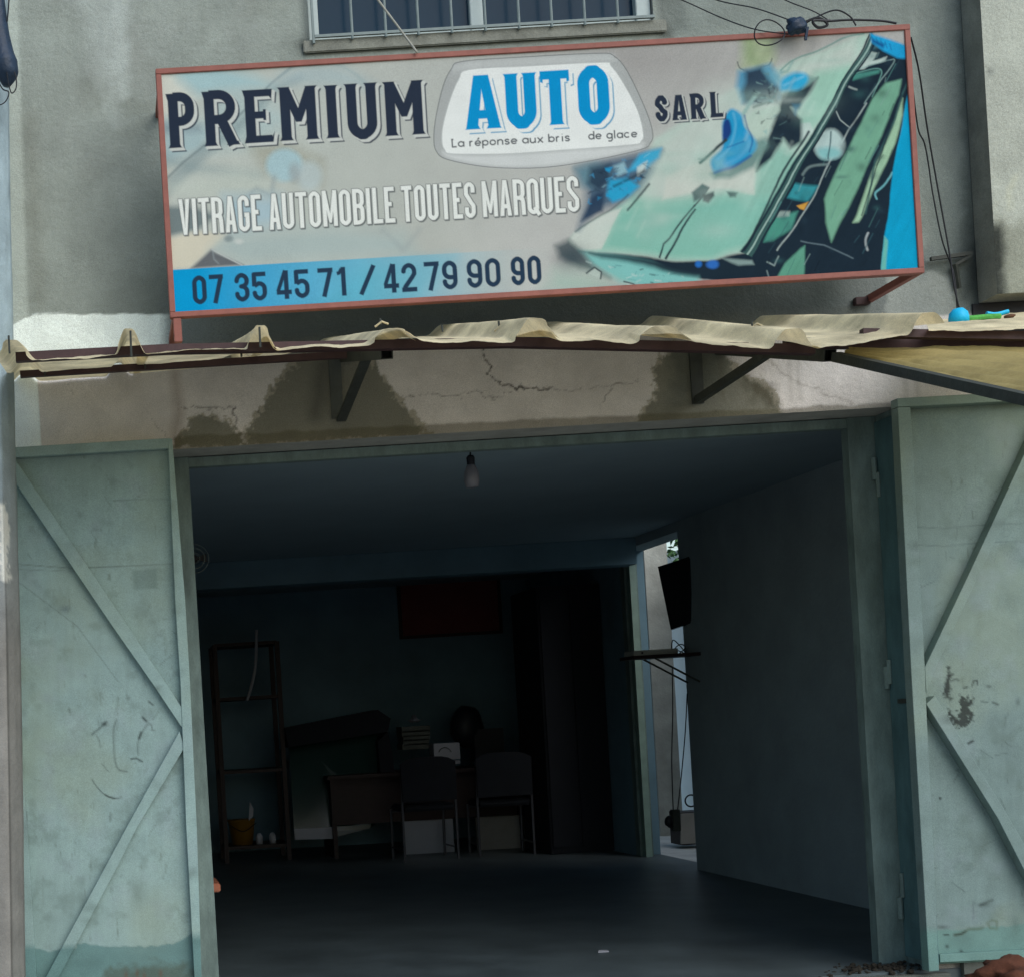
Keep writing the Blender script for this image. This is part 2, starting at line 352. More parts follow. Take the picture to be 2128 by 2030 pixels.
    cv.line([(1250, 835), (1275, 805), (1297, 796), (1325, 793)], 1.6, ck, 1, .6, 9)
    cv.line([(1250, 835), (1240, 862)], 1, ck, 1, .4, 9)
    cv.line([(368, 850), (400, 848), (440, 851), (485, 847), (489, 880)], 1.6, ck, 1.2, .7, 9)
    cv.line([(488, 845), (484, 862), (492, 872), (488, 885)], 3, ck, 2, .7, 9)
    cv.line([(315, 870), (345, 908)], 1, ck, .8, .5, 9); cv.line([(112, 880), (118, 897)], 1, ck, .8, .5, 9); cv.line([(143, 790), (150, 820)], 1, ck, .8, .3, 9)
    cv.line([(1585, 745), (1650, 790), (1720, 820), (1770, 838)], 3, C(90, 80, 62), 2.5, .5, 9)
    for px_ in (1445, 1500, 1642, 1660, 1880, 1905): cv.line([(px_-3, 735), (px_+3, 830)], 8, C(90, 84, 66), 6, .25)
    ly = 912-(x-358)*.0475; a = np.clip((y-ly+6+10*(fbm(x*.03, y*.02, 77)-.5))/5, 0, 1)*np.clip((x-360)/4, 0, 1)
    cv.mix(np.arange(x.size), a*.6, C(90, 86, 66))
    # window surroundings
    cv.poly([(655, 82), (1385, 42), (1395, 75), (1000, 100), (660, 118)], C(120, 122, 112), 8, .5, 5)
    cv.ell((640, 95), (26, 16), C(50, 54, 50), 6, .8, True); cv.ell((1385, 70), (18, 20), C(60, 64, 60), 6, .7, True)
    cv.line([(632, -20), (640, 90)], 12, C(92, 98, 94), 8, .6); cv.line([(1372, -20), (1380, 60)], 16, C(92, 96, 92), 10, .6)
    cv.poly([(1360, -20), (1420, -20), (1430, 60), (1400, 70)], C(88, 94, 90), 12, .5)
    return cv.c
def wall_patch(x0, x1, z0, z1, step, name='front_wall', Y=0.0, relief=True):
    nu = max(2, int((x1-x0)/step)+1); nv = max(2, int((z1-z0)/step)+1)
    X, Z = np.meshgrid(np.linspace(x0, x1, nu), np.linspace(z0, z1, nv)); PX, PY = inv(X, Y, Z)
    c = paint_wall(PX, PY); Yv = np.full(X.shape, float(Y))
    if relief: Yv += .004*(fbm(X*3+40, Z*3+40, 61)-.5)
    e = (X == x0) | (X == x1) | (Z == z0) | (Z == z1); Yv[e] = Y
    return grid_mesh(name, np.stack([X, Yv, Z], -1), c, M['wall'], bld, True)
pW = F(663, 83); wz0 = pW.z; wx0 = F(641, 60).x; wx1 = F(1358, 40).x
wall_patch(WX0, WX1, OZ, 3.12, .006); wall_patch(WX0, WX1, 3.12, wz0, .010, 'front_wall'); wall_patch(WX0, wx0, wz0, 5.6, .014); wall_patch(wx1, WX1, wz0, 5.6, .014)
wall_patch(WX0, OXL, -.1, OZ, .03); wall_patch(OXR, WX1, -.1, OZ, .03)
wall_patch(wx0, wx1, wz0+1.2, 5.6, .05)
M['concrete_in'] = M['inwall']
# wall body behind the painted face (depth of the masonry)
mb = MB(); mb.box((WX0, .012, OZ+.002), (WX1, .26, wz0)); mb.box((WX0, .012, wz0), (wx0-.002, .26, 5.6)); mb.box((wx1+.002, .012, wz0), (WX1, .26, 5.6)); mb.box((wx0, .012, wz0+1.2), (wx1, .26, 5.6))
mb.box((WX0, .012, -.1), (OXL, .26, OZ+.002)); mb.box((OXR+.004, .012, -.1), (WX1, .26, OZ+.002)); mb.build('masonry', M['concrete'], bld)
# plaster patch over pilaster at the right, stops above the dark board
pl = F(2037, 0, -.145); pb = F(2083, 611, -.145)
X, Z = np.meshgrid(np.linspace(pl.x, pl.x+1.6, 90), np.linspace(pb.z, 5.6, 140)); PX, PY = inv(X, -.145, Z)
cv = Canvas(PX, PY, C(160, 164, 152, 1.05)); cv.c *= (.8+.4*fbm(cv.x*.008, cv.y*.006, 44))[:, None]
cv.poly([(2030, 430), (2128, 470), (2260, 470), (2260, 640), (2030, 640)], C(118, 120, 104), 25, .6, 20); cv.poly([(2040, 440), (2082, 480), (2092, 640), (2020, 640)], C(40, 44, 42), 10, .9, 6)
cv.line([(2110, 370), (2096, 400), (2100, 430)], 8, C(190, 190, 160), 6, .4); cv.ell((2058, 150), (6, 10), C(90, 94, 90), 3, .8, True)
o = grid_mesh('pilaster', np.stack([X, np.full(X.shape, -.145), Z], -1), cv.c, M['wall'], bld)
MB().box((pl.x, -.143, pb.z), (pl.x+1.6, -.006, 5.6)).build('pilaster_core', M['sill'], bld, 'grey pilaster standing proud of the wall at the right')
# flat dark board in place of a shaded recess under the pilaster
ra = F(2016, 600); MB().box((ra.x, -.004, 2.72), (pl.x+1.6, -.012, pb.z-.002)).build('recess_shade_board', M['dark'], bld, 'dark board standing in for the shaded recess under the pilaster')
# window sill
mb = MB(); mb.box((wx0-.03, -.018, wz0-.062), (wx1+.05, -.004, wz0-.008), .004); mb.build('window_sill', M['sill'], bld)
# ---- barred window
wo = bpy.data.objects.new('window', None); COL.objects.link(wo); wo.parent = bld; wo.location = Vector((wx0, 0, wz0))-bld.location; bpy.context.view_layer.update()
def wpart(mb, n, m): return mb.build(n, m, wo)
xm0, xm1 = F(981, 30).x, F(1008, 30).x; xa = F(664, 60).x; xb = F(1326, 30).x; top = wz0+1.2
wpart(MB().box((wx0+.003, .02, wz0), (xa, .10, top), .003), 'frame_side', M['alu'])
wpart(MB().box((xb, .02, wz0), (wx1-.003, .10, top), .003), 'frame_side', M['alu'])
wpart(MB().box((xm0, .03, wz0), (xm1, .10, top), .003), 'mullion', M['alu'])
wpart(MB().box((xa, .035, wz0+.002), (xm0, .09, wz0+.022), .002), 'sash_rail', M['alu'])
wpart(MB().box((xm1, .035, wz0+.002), (xb, .09, wz0+.036), .002), 'sash_rail', M['alu'])
wpart(MB().box((xa, .06, wz0+.02), (xm0, .066, top)), 'pane', M['glass']); wpart(MB().box((xm1, .06, wz0+.034), (xb, .066, top)), 'pane', M['glass'])
for k, px in enumerate([730, 800, 868, 938, 1008, 1078, 1146, 1215, 1284]):
    p = F(px, 40, -.03); wpart(MB().tube([(p.x, -.03, wz0-.02), (p.x, -.03, top)], .0065, 8), 'window_bar', M['rod'])
wpart(MB().box((xa-.03, -.036, wz0-.006), (xb+.06, -.024, wz0+.006)), 'grille_rail', M['rod'])
wpart(MB().box((wx0+.01, -.036, wz0-.03), (wx0+.02, -.024, top)), 'grille_rail', M['rod'])
# ---- inside of the shop
RX0, RX1, RY, RZ = -.5, 4.27, 8.3, 2.57
structure(MB().box((RX0-.3, -.01, -.12), (RX1+.2, RY+.3, 0)).build('floor', M['floor']))
bp = lambda a, b, n, m, lab=None: MB().box(a, b).build(n, m, bld, lab)
bp((RX0-.2, .262, RZ), (RX1+.22, RY+.2, RZ+.15), 'ceiling', M['ceiling'])
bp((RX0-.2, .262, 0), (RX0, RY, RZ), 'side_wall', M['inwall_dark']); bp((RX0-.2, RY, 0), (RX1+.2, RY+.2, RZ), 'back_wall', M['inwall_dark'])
DY0, DY1 = 4.35, 5.6
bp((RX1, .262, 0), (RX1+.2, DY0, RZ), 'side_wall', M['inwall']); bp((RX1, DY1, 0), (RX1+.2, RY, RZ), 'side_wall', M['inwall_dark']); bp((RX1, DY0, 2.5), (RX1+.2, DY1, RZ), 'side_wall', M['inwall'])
bp((RX0, 5.2, 2.36), (RX1, 5.42, RZ-.002), 'ceiling_beam', M['inwall_dark'])
bp((-2.6, .262, 5.0), (RX1+.4, 9, 5.6), 'roof_slab', M['concrete'])
bp((RX0-.4, .262, RZ+.15), (RX0-.2, 8, 5), 'upper_wall', M['concrete']); bp((RX1+.2, .262, RZ+.15), (RX1+.4, 8, 5), 'upper_wall', M['concrete'])
bp((RX1-.0, DY1-.09, 0), (RX1+.11, DY1-.002, 2.498), 'door_frame', M['jamb']); bp((RX1+.02, DY1-.17, 0), (RX1+.07, DY1-.095, 2.495), 'door_stop', M['gate_bar'])
structure(MB().box((RX1+.2, .3, -.1), (9, 14, -.03)).build('alley_paving', M['alley']))  # pale slab added to bounce more daylight around the side doorway
# main gate frame set back in the opening
FY = .20
fl0, fl1 = F(373, 930, FY).x, F(389, 950, FY).x; fr0 = F(1764, 940, FY).x; fr1 = OXR
bp((OXL+.002, FY, 0), (fl1+.005, FY+.06, OZ), 'gate_jamb', M['jamb'])
bp((fr0, FY, 0), (OXR-.002, FY+.06, OZ), 'gate_jamb', M['jamb'])
zl = OZ-.045; bp((fl1+.006, FY+.002, zl), (fr0-.001, FY+.055, OZ-.003), 'gate_lintel', M['jamb'])
bp((OXR, .0135, 0), (OXR+.003, .2, OZ), 'gate_reveal', M['jamb'])
for zz in (.2, 1.25, 2.2):
    bld_h = MB().tube([(fr0+.105, FY-.012, zz), (fr0+.105, FY-.012, zz+.1)], .012, 8).build('hinge', M['jamb'], bld)
bp((OXL, -.05, -.13), (OXR+.05, .05, -.012), 'threshold', M['grime'])
bp((OXR+.12, -.035, -.12), (WX1, -.006, .07), 'wall_base', M['grime'])

# ================================================================== GATE LEAVES
def paint_gate(PX, PY, side):
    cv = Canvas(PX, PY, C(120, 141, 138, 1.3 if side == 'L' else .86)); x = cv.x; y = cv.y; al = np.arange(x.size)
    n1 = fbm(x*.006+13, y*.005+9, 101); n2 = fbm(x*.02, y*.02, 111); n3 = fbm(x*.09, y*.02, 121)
    n6 = fbm(x*.14, y*.012, 131); n7 = fbm(x*.03+9, y*.03, 141); cv.c *= (.70+.28*n1+.16*n2+.14*n6)[:, None]; cv.mix(al, np.clip((n7-.57)*6, 0, 1)*.3, C(84, 100, 92)); cv.mix(al, np.clip((n3-.72)*9, 0, 1)*.5, C(70, 80, 74)); cv.mix(al, np.clip((1050-y)/160, 0, 1)*.25, C(88, 100, 94))  # last mix puts the dimmer light at the leaf top into the colour
    for k_ in range(60): xa_, ya_ = (rng.random()*430 if side == 'L' else 1870+rng.random()*260), 950+rng.random()*1080; cv.line([(xa_, ya_), (xa_+rng.normal()*14, ya_+rng.random()*26)], .8+rng.random()*1.4, C(60, 70, 66), 1, .25+.4*rng.random())
    cv.mix(al, np.clip((n1-.48)*4, 0, 1)*.45, C(118, 130, 112, 1.12)); cv.mix(al, np.clip((n2-.56)*5, 0, 1)*.25, C(120, 132, 138, 1.15))
    dk = C(28, 34, 34)
    if side == 'L':
        b = 1962+9*(fbm(x*.02+4, x*0, 9)-.5)*2-np.clip((x-360)/40, 0, 1)*18+np.where(x < 160, 8, 0)+3*(n3-.5)
        a = np.clip((y-b)/3+.5, 0, 1); cv.mix(al, a, np.array(C(92, 122, 120, 1.05))*(.78+.44*n2)[:, None])
        cv.poly([(230, 2010), (395, 1995), (400, 2060), (210, 2060)], C(70, 74, 60), 10, .6, 12)
        for q in ((285, 2022), (300, 2028), (334, 2022), (262, 2026)): cv.ell(q, (4, 9), C(96, 70, 54), 2, .6, True)
        z = lambda P: [(160+a_/5.785, 1420+b_/5.785) for a_, b_ in P]
        cv.line(z([(180, 610), (240, 560), (300, 510), (355, 455)]), 3, dk, 2.2, .75); cv.ell(z([(330, 485)])[0], (6, 5), dk, 2, .8, True)
        cv.line(z([(235, 620), (268, 680), (280, 760)]), 2, dk, 1.8, .5); cv.line(z(smooth([(475, 430), (440, 560), (445, 780), (460, 930), (500, 1030), (600, 1055)], 5, False)), 2.6, dk, 2, .6)
        cv.line(z([(790, 405), (835, 450)]), 4, dk, 1.6, .8); cv.line(z(smooth([(905, 550), (890, 490), (850, 490), (790, 570), (745, 660), (730, 740), (735, 850)], 5, False)), 2.4, dk, 1.6, .55)
        cv.line(z([(770, 590), (748, 655)]), 5, dk, 1.6, .8); cv.line(z([(650, 905), (710, 895), (785, 935)]), 3.2, dk, 1.5, .8)
        cv.line(z(smooth([(180, 1150), (240, 1240), (330, 1330), (430, 1375), (540, 1365)], 6, False)), 1.8, dk, 1.2, .8); cv.line(z([(340, 1335), (400, 1365), (450, 1375)]), 3, dk, 1.2, .8)
        cv.line(z([(300, 960), (380, 1060)]), 1.6, dk, 1, .5); cv.line(z([(865, 215), (915, 255)]), 3.4, dk, 1.4, .7)
        cv.line([(40, 1172), (150, 1180), (260, 1176), (360, 1172)], 1.6, dk, 1.2, .5); cv.line([(235, 1040), (350, 1036)], 1.4, dk, 1.2, .4)
        cv.line([(40, 1210), (160, 1300), (245, 1415)], 1.2, dk, 1, .45); cv.line([(40, 1183), (170, 1186)], 1.2, dk, 1, .35)
        cv.poly([(275, 1185), (325, 1180), (328, 1222), (278, 1225)], C(96, 116, 110), 3, .5)
        cv.ell((135, 1265), (12, 8), C(84, 98, 104), 4, .5, True); cv.ell((285, 1855), (14, 30), C(86, 104, 100), 5, .5, True)
        cv.ell((300, 1900), (60, 80), C(130, 140, 120, 1.1), 5, .3, True)
    else:
        b = 1932-(x-1950)*.07+6*(fbm(x*.03+4, x*0, 9)-.5)*2+3*(n3-.5)
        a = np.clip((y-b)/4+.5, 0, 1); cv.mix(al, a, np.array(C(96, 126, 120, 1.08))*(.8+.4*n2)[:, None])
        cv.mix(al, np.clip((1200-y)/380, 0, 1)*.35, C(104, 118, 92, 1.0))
        z = lambda P: [(1850+a_/3.752, 1200+b_/3.752) for a_, b_ in P]
        bk = C(20, 24, 24, .8)
        cv.poly(z([(455, 690), (470, 760), (465, 850), (470, 920), (430, 930), (410, 900), (430, 800), (445, 740)]), bk, 3, .85, 4, .2)
        cv.poly(z([(560, 920), (640, 960), (640, 1060), (640, 1130), (560, 1180), (480, 1120), (450, 1040), (520, 1080), (550, 1000)]), bk, 3, .85, 9, .16)
        cv.poly(z([(455, 930), (490, 935), (465, 970)]), bk, 2, .7, 3); cv.poly(z([(455, 1015), (490, 1040), (460, 1060)]), bk, 2, .8, 3)
        cv.line(z([(480, 800), (505, 790), (535, 795)]), 3, bk, 1.4, .7); cv.line(z([(640, 840), (650, 805), (680, 800), (680, 830)]), 3, bk, 1.4, .7)
        cv.line(z([(575, 860), (600, 850)]), 4, bk, 1.4, .7); cv.line(z([(710, 965), (760, 968)]), 2.4, bk, 1.4, .6); cv.line(z([(800, 970), (840, 988)]), 4, bk, 1.6, .6)
        cv.line(z([(610, 1290), (645, 1272)]), 5, bk, 1.4, .8); cv.line(z([(560, 1370), (585, 1342)]), 5, bk, 1.4, .8); cv.line(z([(470, 760), (490, 750)]), 4, bk, 1.5, .7); cv.ell(z([(770, 845)])[0], (6, 3), bk, 2, .6, True)
        cv.ell(z([(995, 970)])[0], (5, 9), bk, 2, .4, True)
        for yy in (1095, 1132): cv.line([(1905, yy), (1960, yy+2), (2050, yy-5), (2140, yy-8)], 1.5, dk, 1.5, .4)
        q = lambda P: [(1728+a_/4.9175, 1830+b_/4.92) for a_, b_ in P]
        cv.line(q([(1150, 550), (1195, 548)]), 3, dk, 1.5, .8); cv.line(q([(1260, 550), (1330, 540), (1400, 490), (1500, 490), (1540, 480)]), 5, C(74, 84, 62), 3, .7)
        cv.line(q([(1260, 550), (1320, 542), (1370, 515)]), 3, dk, 1.5, .8); cv.line(q([(1590, 430), (1640, 400), (1690, 410), (1690, 490), (1620, 480), (1600, 430)]), 4, C(80, 92, 66), 2.5, .6)
        cv.line(q([(1520, 245), (1640, 195)]), 5, dk, 3, .6); cv.ell(q([(1560, 245)])[0], (14, 5), dk, 2, .4, True); cv.ell(q([(1180, 668)])[0], (4, 4), dk, 1.5, .8, True); cv.ell(q([(1325, 720)])[0], (4, 4), dk, 1.5, .8, True); cv.ell(q([(1140, 470)])[0], (12, 4), dk, 2, .5, True)
        cv.ell(q([(1880, 450)])[0], (12, 24), C(78, 98, 92), 3, .5, True)
        cv.ell((1954, 1658), (2.5, 3), dk, 1, .9); cv.ell((1990, 1600), (5, 3), dk, 1, .3)
    return cv.c
def px_prism(pts, Y, d, name, mat, parent, bev=0):
    mb = MB(); mb.prism([F(a, b, Y) for a, b in pts], (0, d, 0))
    if bev: bmesh.ops.bevel(mb.bm, geom=list(mb.bm.edges), offset=bev, segments=1, affect='EDGES')
    return mb.build(name, mat, parent)
def leaf_bar(pts, Y, d, name, parent, side):     # painted bar: gridded front face so that its wear shows, body behind
    o = px_prism(pts, Y, d, name, None, parent, .0015); me = o.data
    bm = bmesh.new(); bm.from_mesh(me); bmesh.ops.subdivide_edges(bm, edges=bm.edges, cuts=0)
    for _ in range(5):
        es = [e for e in bm.edges if e.calc_length() > .05]
        if not es: break
        bmesh.ops.subdivide_edges(bm, edges=es, cuts=1, use_grid_fill=True)
    bmesh.ops.triangulate(bm, faces=bm.faces); bm.to_mesh(me); bm.free()
    co = np.array([v.co[:] for v in me.vertices])+np.array(o.location)*0
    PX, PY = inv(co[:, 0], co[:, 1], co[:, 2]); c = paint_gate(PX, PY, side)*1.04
    a = me.color_attributes.new('Col', 'FLOAT_COLOR', 'POINT'); c4 = np.ones((len(co), 4), np.float32); c4[:, :3] = c; a.data.foreach_set('color', c4.ravel())
    me.materials.clear(); me.materials.append(M['gate']); return o
def leaf_panel(quad, Y, side, parent, step=.006):
    P = [F(a, b, Y) for a, b in quad]      # tl,tr,br,bl
    nu = int((P[1]-P[0]).length/step); nv = int((P[3]-P[0]).length/step)
    u, v = np.meshgrid(np.linspace(0, 1, nu), np.linspace(0, 1, nv)); A = [np.array(p) for p in P]
    XYZ = (A[0]*(1-u[..., None])+A[1]*u[..., None])*(1-v[..., None])+(A[3]*(1-u[..., None])+A[2]*u[..., None])*v[..., None]
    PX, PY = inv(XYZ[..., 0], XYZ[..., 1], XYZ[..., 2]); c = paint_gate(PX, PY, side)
    XYZ[..., 1] += .008*(fbm(XYZ[..., 0]*2.2+30, XYZ[..., 2]*2.2+30, 71)-.5)
    o = grid_mesh('panel', XYZ, c, M['gate'], parent, True)
    s = o.modifiers.new('thickness', 'SOLIDIFY'); s.thickness = .003; s.offset = 1
    return o
GL = -.10
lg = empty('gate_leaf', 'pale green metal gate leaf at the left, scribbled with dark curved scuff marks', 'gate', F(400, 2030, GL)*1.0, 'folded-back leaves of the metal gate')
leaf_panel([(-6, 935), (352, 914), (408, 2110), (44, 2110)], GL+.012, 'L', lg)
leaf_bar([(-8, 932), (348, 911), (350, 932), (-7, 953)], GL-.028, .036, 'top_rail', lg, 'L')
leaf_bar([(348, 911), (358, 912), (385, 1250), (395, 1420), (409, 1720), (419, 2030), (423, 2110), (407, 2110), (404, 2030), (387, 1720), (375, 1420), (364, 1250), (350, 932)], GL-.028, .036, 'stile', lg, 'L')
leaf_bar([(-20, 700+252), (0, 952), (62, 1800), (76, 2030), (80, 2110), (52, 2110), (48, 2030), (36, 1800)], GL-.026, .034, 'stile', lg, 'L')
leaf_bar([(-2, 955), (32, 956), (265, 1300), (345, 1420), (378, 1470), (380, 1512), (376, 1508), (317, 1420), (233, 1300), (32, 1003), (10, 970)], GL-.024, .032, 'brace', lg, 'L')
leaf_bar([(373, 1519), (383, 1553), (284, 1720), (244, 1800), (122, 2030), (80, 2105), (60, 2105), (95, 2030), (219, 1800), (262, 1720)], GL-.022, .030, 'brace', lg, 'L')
GR = -.05
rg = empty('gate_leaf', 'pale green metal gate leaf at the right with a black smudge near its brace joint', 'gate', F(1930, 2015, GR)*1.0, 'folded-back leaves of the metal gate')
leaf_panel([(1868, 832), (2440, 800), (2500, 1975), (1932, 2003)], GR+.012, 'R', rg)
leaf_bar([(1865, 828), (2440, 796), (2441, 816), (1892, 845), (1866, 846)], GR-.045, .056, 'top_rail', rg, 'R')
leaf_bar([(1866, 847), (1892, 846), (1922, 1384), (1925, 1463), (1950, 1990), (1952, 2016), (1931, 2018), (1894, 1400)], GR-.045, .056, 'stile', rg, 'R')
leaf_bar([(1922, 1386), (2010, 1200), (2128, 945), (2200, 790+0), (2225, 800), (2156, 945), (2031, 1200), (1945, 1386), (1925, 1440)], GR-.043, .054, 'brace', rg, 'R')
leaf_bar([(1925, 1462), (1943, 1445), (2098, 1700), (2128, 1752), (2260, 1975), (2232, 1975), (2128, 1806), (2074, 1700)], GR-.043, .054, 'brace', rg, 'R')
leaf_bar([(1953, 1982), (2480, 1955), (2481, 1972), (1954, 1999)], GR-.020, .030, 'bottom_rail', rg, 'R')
# narrow fold panel between the frame hinge and the right leaf, with a notch cut for the bolt
ya, yb = FY-.004, GR-.04; xf = OXR-.012; z0, z1 = .03, OZ-.03
nz = F(1880, 1425, 0).z
pts = [(xf, ya, z0), (xf, yb+.02, z0), (xf, yb+.02, nz-.08), (xf, yb+.07, nz-.04), (xf, yb+.1, nz+.0), (xf, yb+.02, nz+.08), (xf, yb+.02, z1), (xf, ya, z1)]
MB().prism(pts, (.004, 0, 0)).build('fold_panel', M['fold'], rg, 'dark teal narrow panel with a cut-out notch')
for zz in (.30, 1.27, 2.12): MB().tube([(xf-.006, ya-.02, zz), (xf-.006, ya-.02, zz+.11)], .010, 8).build('hinge', M['jamb'], rg)
MB().box((xf-.008, .05, 1.18), (xf, .12, 1.2)).build('bolt', M['steel'], rg); MB().box((xf-.006, .02, .5), (xf, .055, .505)).build('bolt', M['steel'], rg)

# ================================================================== SIGNBOARD
SY = -.42
sg = empty('signboard', 'long printed auto glass shop banner in a red steel frame above the gate', 'sign', F(353, 662, SY))
SL = F(323, 144, SY); SR = F(1921, 568, SY); sx0, sx1, sz0, sz1 = SL.x, SR.x, SR.z, SL.z
UW, UH = 1571.0, 519.0
def uvx(px, py): return ((px-323)*cr-(py-144)*sr, (px-323)*sr+(py-144)*cr)
nu, nv = 1100, 364
U, V = np.meshgrid(np.linspace(10, UW-11, nu), np.linspace(9, UH-10, nv))
cv = Canvas(U, V, (0, 0, 0)); u = cv.x; v = cv.y; al = np.arange(u.size)
KB = .74
def c_(r, g_, b): return C(r, g_, b, KB)
A5 = lambda P: [uvx(1130+a/2.399, 40+b/2.399) for a, b in P]
B6 = lambda P: [uvx(320+a/3.278, 100+b/3.278) for a, b in P]
Z7 = lambda P: [uvx(880+a/2.893, 90+b/2.893) for a, b in P]
def lerp(a, b, t): return np.asarray(a)*(1-t[:, None])+np.asarray(b)*t[:, None]
cv.c = lerp(c_(192, 198, 188), c_(180, 180, 174), np.clip((u-300)/700, 0, 1)); 

cv.mix(al, np.exp(-((u-1000)/160)**2-((v-40)/50)**2)*.35, c_(150, 146, 142))
cv.mix(al, np.clip((v-200)/250, 0, 1)*np.clip((u-560)/200, 0, 1)*np.clip((1000-u)/200, 0, 1)*.4, c_(205, 206, 202))
# -- left faint picture
cv.poly(B6([(30, 180), (140, 150), (300, 330), (150, 500), (40, 480)]), c_(212, 214, 200), 14, .8)
cv.poly(B6([(130, 150), (420, 110), (700, 200), (820, 260), (300, 320), (170, 220)]), c_(172, 200, 200), 16, .85)
cv.poly(B6([(50, 470), (330, 520), (420, 560), (320, 700), (50, 800)]), c_(170, 192, 192), 14, .8)
cv.poly(B6([(330, 520), (420, 300), (640, 280), (1000, 480), (700, 660), (420, 700)]), c_(178, 196, 192), 22, .7)
cv.poly(B6([(60, 510), (320, 520), (320, 570), (60, 580)]), c_(138, 150, 152), 10, .6)
cv.poly(B6([(60, 720), (300, 790), (760, 850), (700, 900), (300, 850), (60, 790)]), c_(150, 168, 166), 12, .5)
cv.poly(B6([(820, 250), (1000, 170), (1030, 210), (860, 290), (600, 560), (400, 720), (100, 1010), (80, 900), (330, 660), (560, 500)]), c_(150, 166, 164), 8, .6)
cv.line(B6([(78, 900), (200, 780), (350, 660), (560, 480), (800, 240), (960, 110)]), 3, c_(120, 134, 134), 3, .7)
cv.poly(B6(smooth([(800, 240), (960, 130), (1200, 110), (1430, 200), (1550, 300), (1300, 260), (1000, 260)], 4)), c_(176, 192, 190), 16, .7)
cv.line(B6(smooth([(850, 200), (1000, 110), (1200, 100), (1350, 160), (1450, 250)], 5, False)), 3, c_(160, 178, 176), 5, .6)
cv.poly(B6([(640, 660), (900, 640), (1160, 760), (1150, 940), (980, 900), (760, 860)]), c_(172, 174, 158), 14, .7)
cv.ell(B6([(890, 800)])[0], (38, 34), c_(178, 204, 206), 6, .9); cv.ell(B6([(1060, 870)])[0], (26, 30), c_(192, 206, 204), 8, .7); cv.ell(B6([(960, 850)])[0], (12, 20), c_(168, 176, 172), 6, .7)
cv.poly(B6([(80, 940), (600, 820), (820, 900), (820, 1020), (500, 1010), (150, 1000)]), c_(196, 204, 192), 18, .7)
cv.line(B6([(820, 880), (800, 1010), (700, 960), (640, 1010)]), 8, c_(160, 172, 170), 6, .6)
cv.poly(B6([(82, 1080), (260, 1080), (440, 1140), (300, 1240), (92, 1285)]), c_(116, 130, 130), 7, .75)
cv.poly(B6([(480, 1010), (860, 1010), (860, 1200), (620, 1240), (520, 1240)]), c_(170, 196, 204), 20, .7)
cv.poly(B6([(96, 1300), (300, 1250), (500, 1270), (250, 1500), (108, 1510)]), c_(214, 210, 190), 6, .9)
cv.poly(B6([(500, 1270), (1200, 1220), (1700, 1260), (1800, 1420), (600, 1480), (400, 1380)]), c_(176, 192, 188), 24, .7)
cv.poly(B6([(250, 1505), (390, 1375), (430, 1400), (610, 1480)]), c_(122, 126, 126), 4, .9); cv.line(B6([(395, 1375), (600, 1482)]), 2, c_(205, 210, 205), 1.5, .8)
cv.line(B6([(400, 1380), (410, 1440), (440, 1470)]), 2.5, c_(160, 170, 168), 2, .7)
cv.ell(B6([(510, 1300)])[0], (9, 7), c_(140, 152, 150), 3, .7); cv.ell(B6([(580, 1320)])[0], (8, 5), c_(210, 214, 206), 3, .7)
cv.line(B6([(1560, 1240), (1700, 1380), (1810, 1240)]), 6, c_(166, 176, 172), 8, .5)
bs_ = lerp(c_(192, 198, 188), c_(180, 180, 174), np.clip((u-300)/700, 0, 1)); cv.c = np.clip(bs_+1.25*(cv.c-bs_), .01, .9)
# -- right picture (organic edges: the shapes are looked up at slightly wandering positions)
x_keep, y_keep = cv.x.copy(), cv.y.copy()
cv.x = cv.x+9*(vnoise(u*.018, v*.018, 801)-.5)+1.6*(fbm(u*.07, v*.07, 802)-.5); cv.y = cv.y+9*(vnoise(u*.018, v*.018, 803)-.5)+1.6*(fbm(u*.07, v*.07, 804)-.5)
dk = c_(30, 46, 58)
cv.poly(A5([(560, 600), (850, 400), (1250, 210), (1600, 75), (1630, 80), (1000, 1160), (850, 1200), (560, 1190), (180, 1165), (130, 1105), (165, 1065), (330, 960), (430, 870)]), c_(178, 208, 192), 6, 1)
cv.poly(A5([(560, 600), (850, 330), (1200, 240), (1250, 400), (900, 900), (560, 930), (480, 820)]), c_(200, 208, 198), 30, .8)
cv.poly(A5([(1250, 230), (1560, 90), (1560, 230), (1360, 260), (1230, 300)]), c_(196, 208, 196), 14, .9)
cv.poly(A5([(1370, 260), (1560, 220), (1470, 480), (1250, 560), (1290, 480)]), c_(160, 206, 184), 12, .9)
cv.poly(A5([(1090, 700), (1150, 640), (1300, 700), (1210, 880), (1060, 920), (560, 1000), (400, 1000), (450, 880), (600, 900), (1060, 860)]), c_(146, 196, 178), 10, .9)
cv.poly(A5([(380, 940), (560, 960), (1060, 880), (1180, 900), (1010, 1140), (850, 1195), (560, 1185), (300, 1150)]), c_(128, 192, 174), 12, .85)
cv.poly(A5([(165, 1065), (330, 960), (385, 935), (300, 1150), (190, 1160), (130, 1105)]), c_(206, 214, 204), 3, .95)
cv.poly(A5([(620, 780), (900, 640), (1065, 700), (1060, 865), (860, 850), (600, 900)]), c_(206, 212, 200), 4, .9)
cv.line(A5(smooth([(1600, 75), (1500, 95), (1380, 150), (1250, 205), (1180, 260)], 5, False)), 2.4, c_(100, 150, 140), 1.6, .9)
cv.line(A5([(1250, 210), (1215, 260), (1180, 270)]), 3, c_(110, 160, 155), 3, .7)
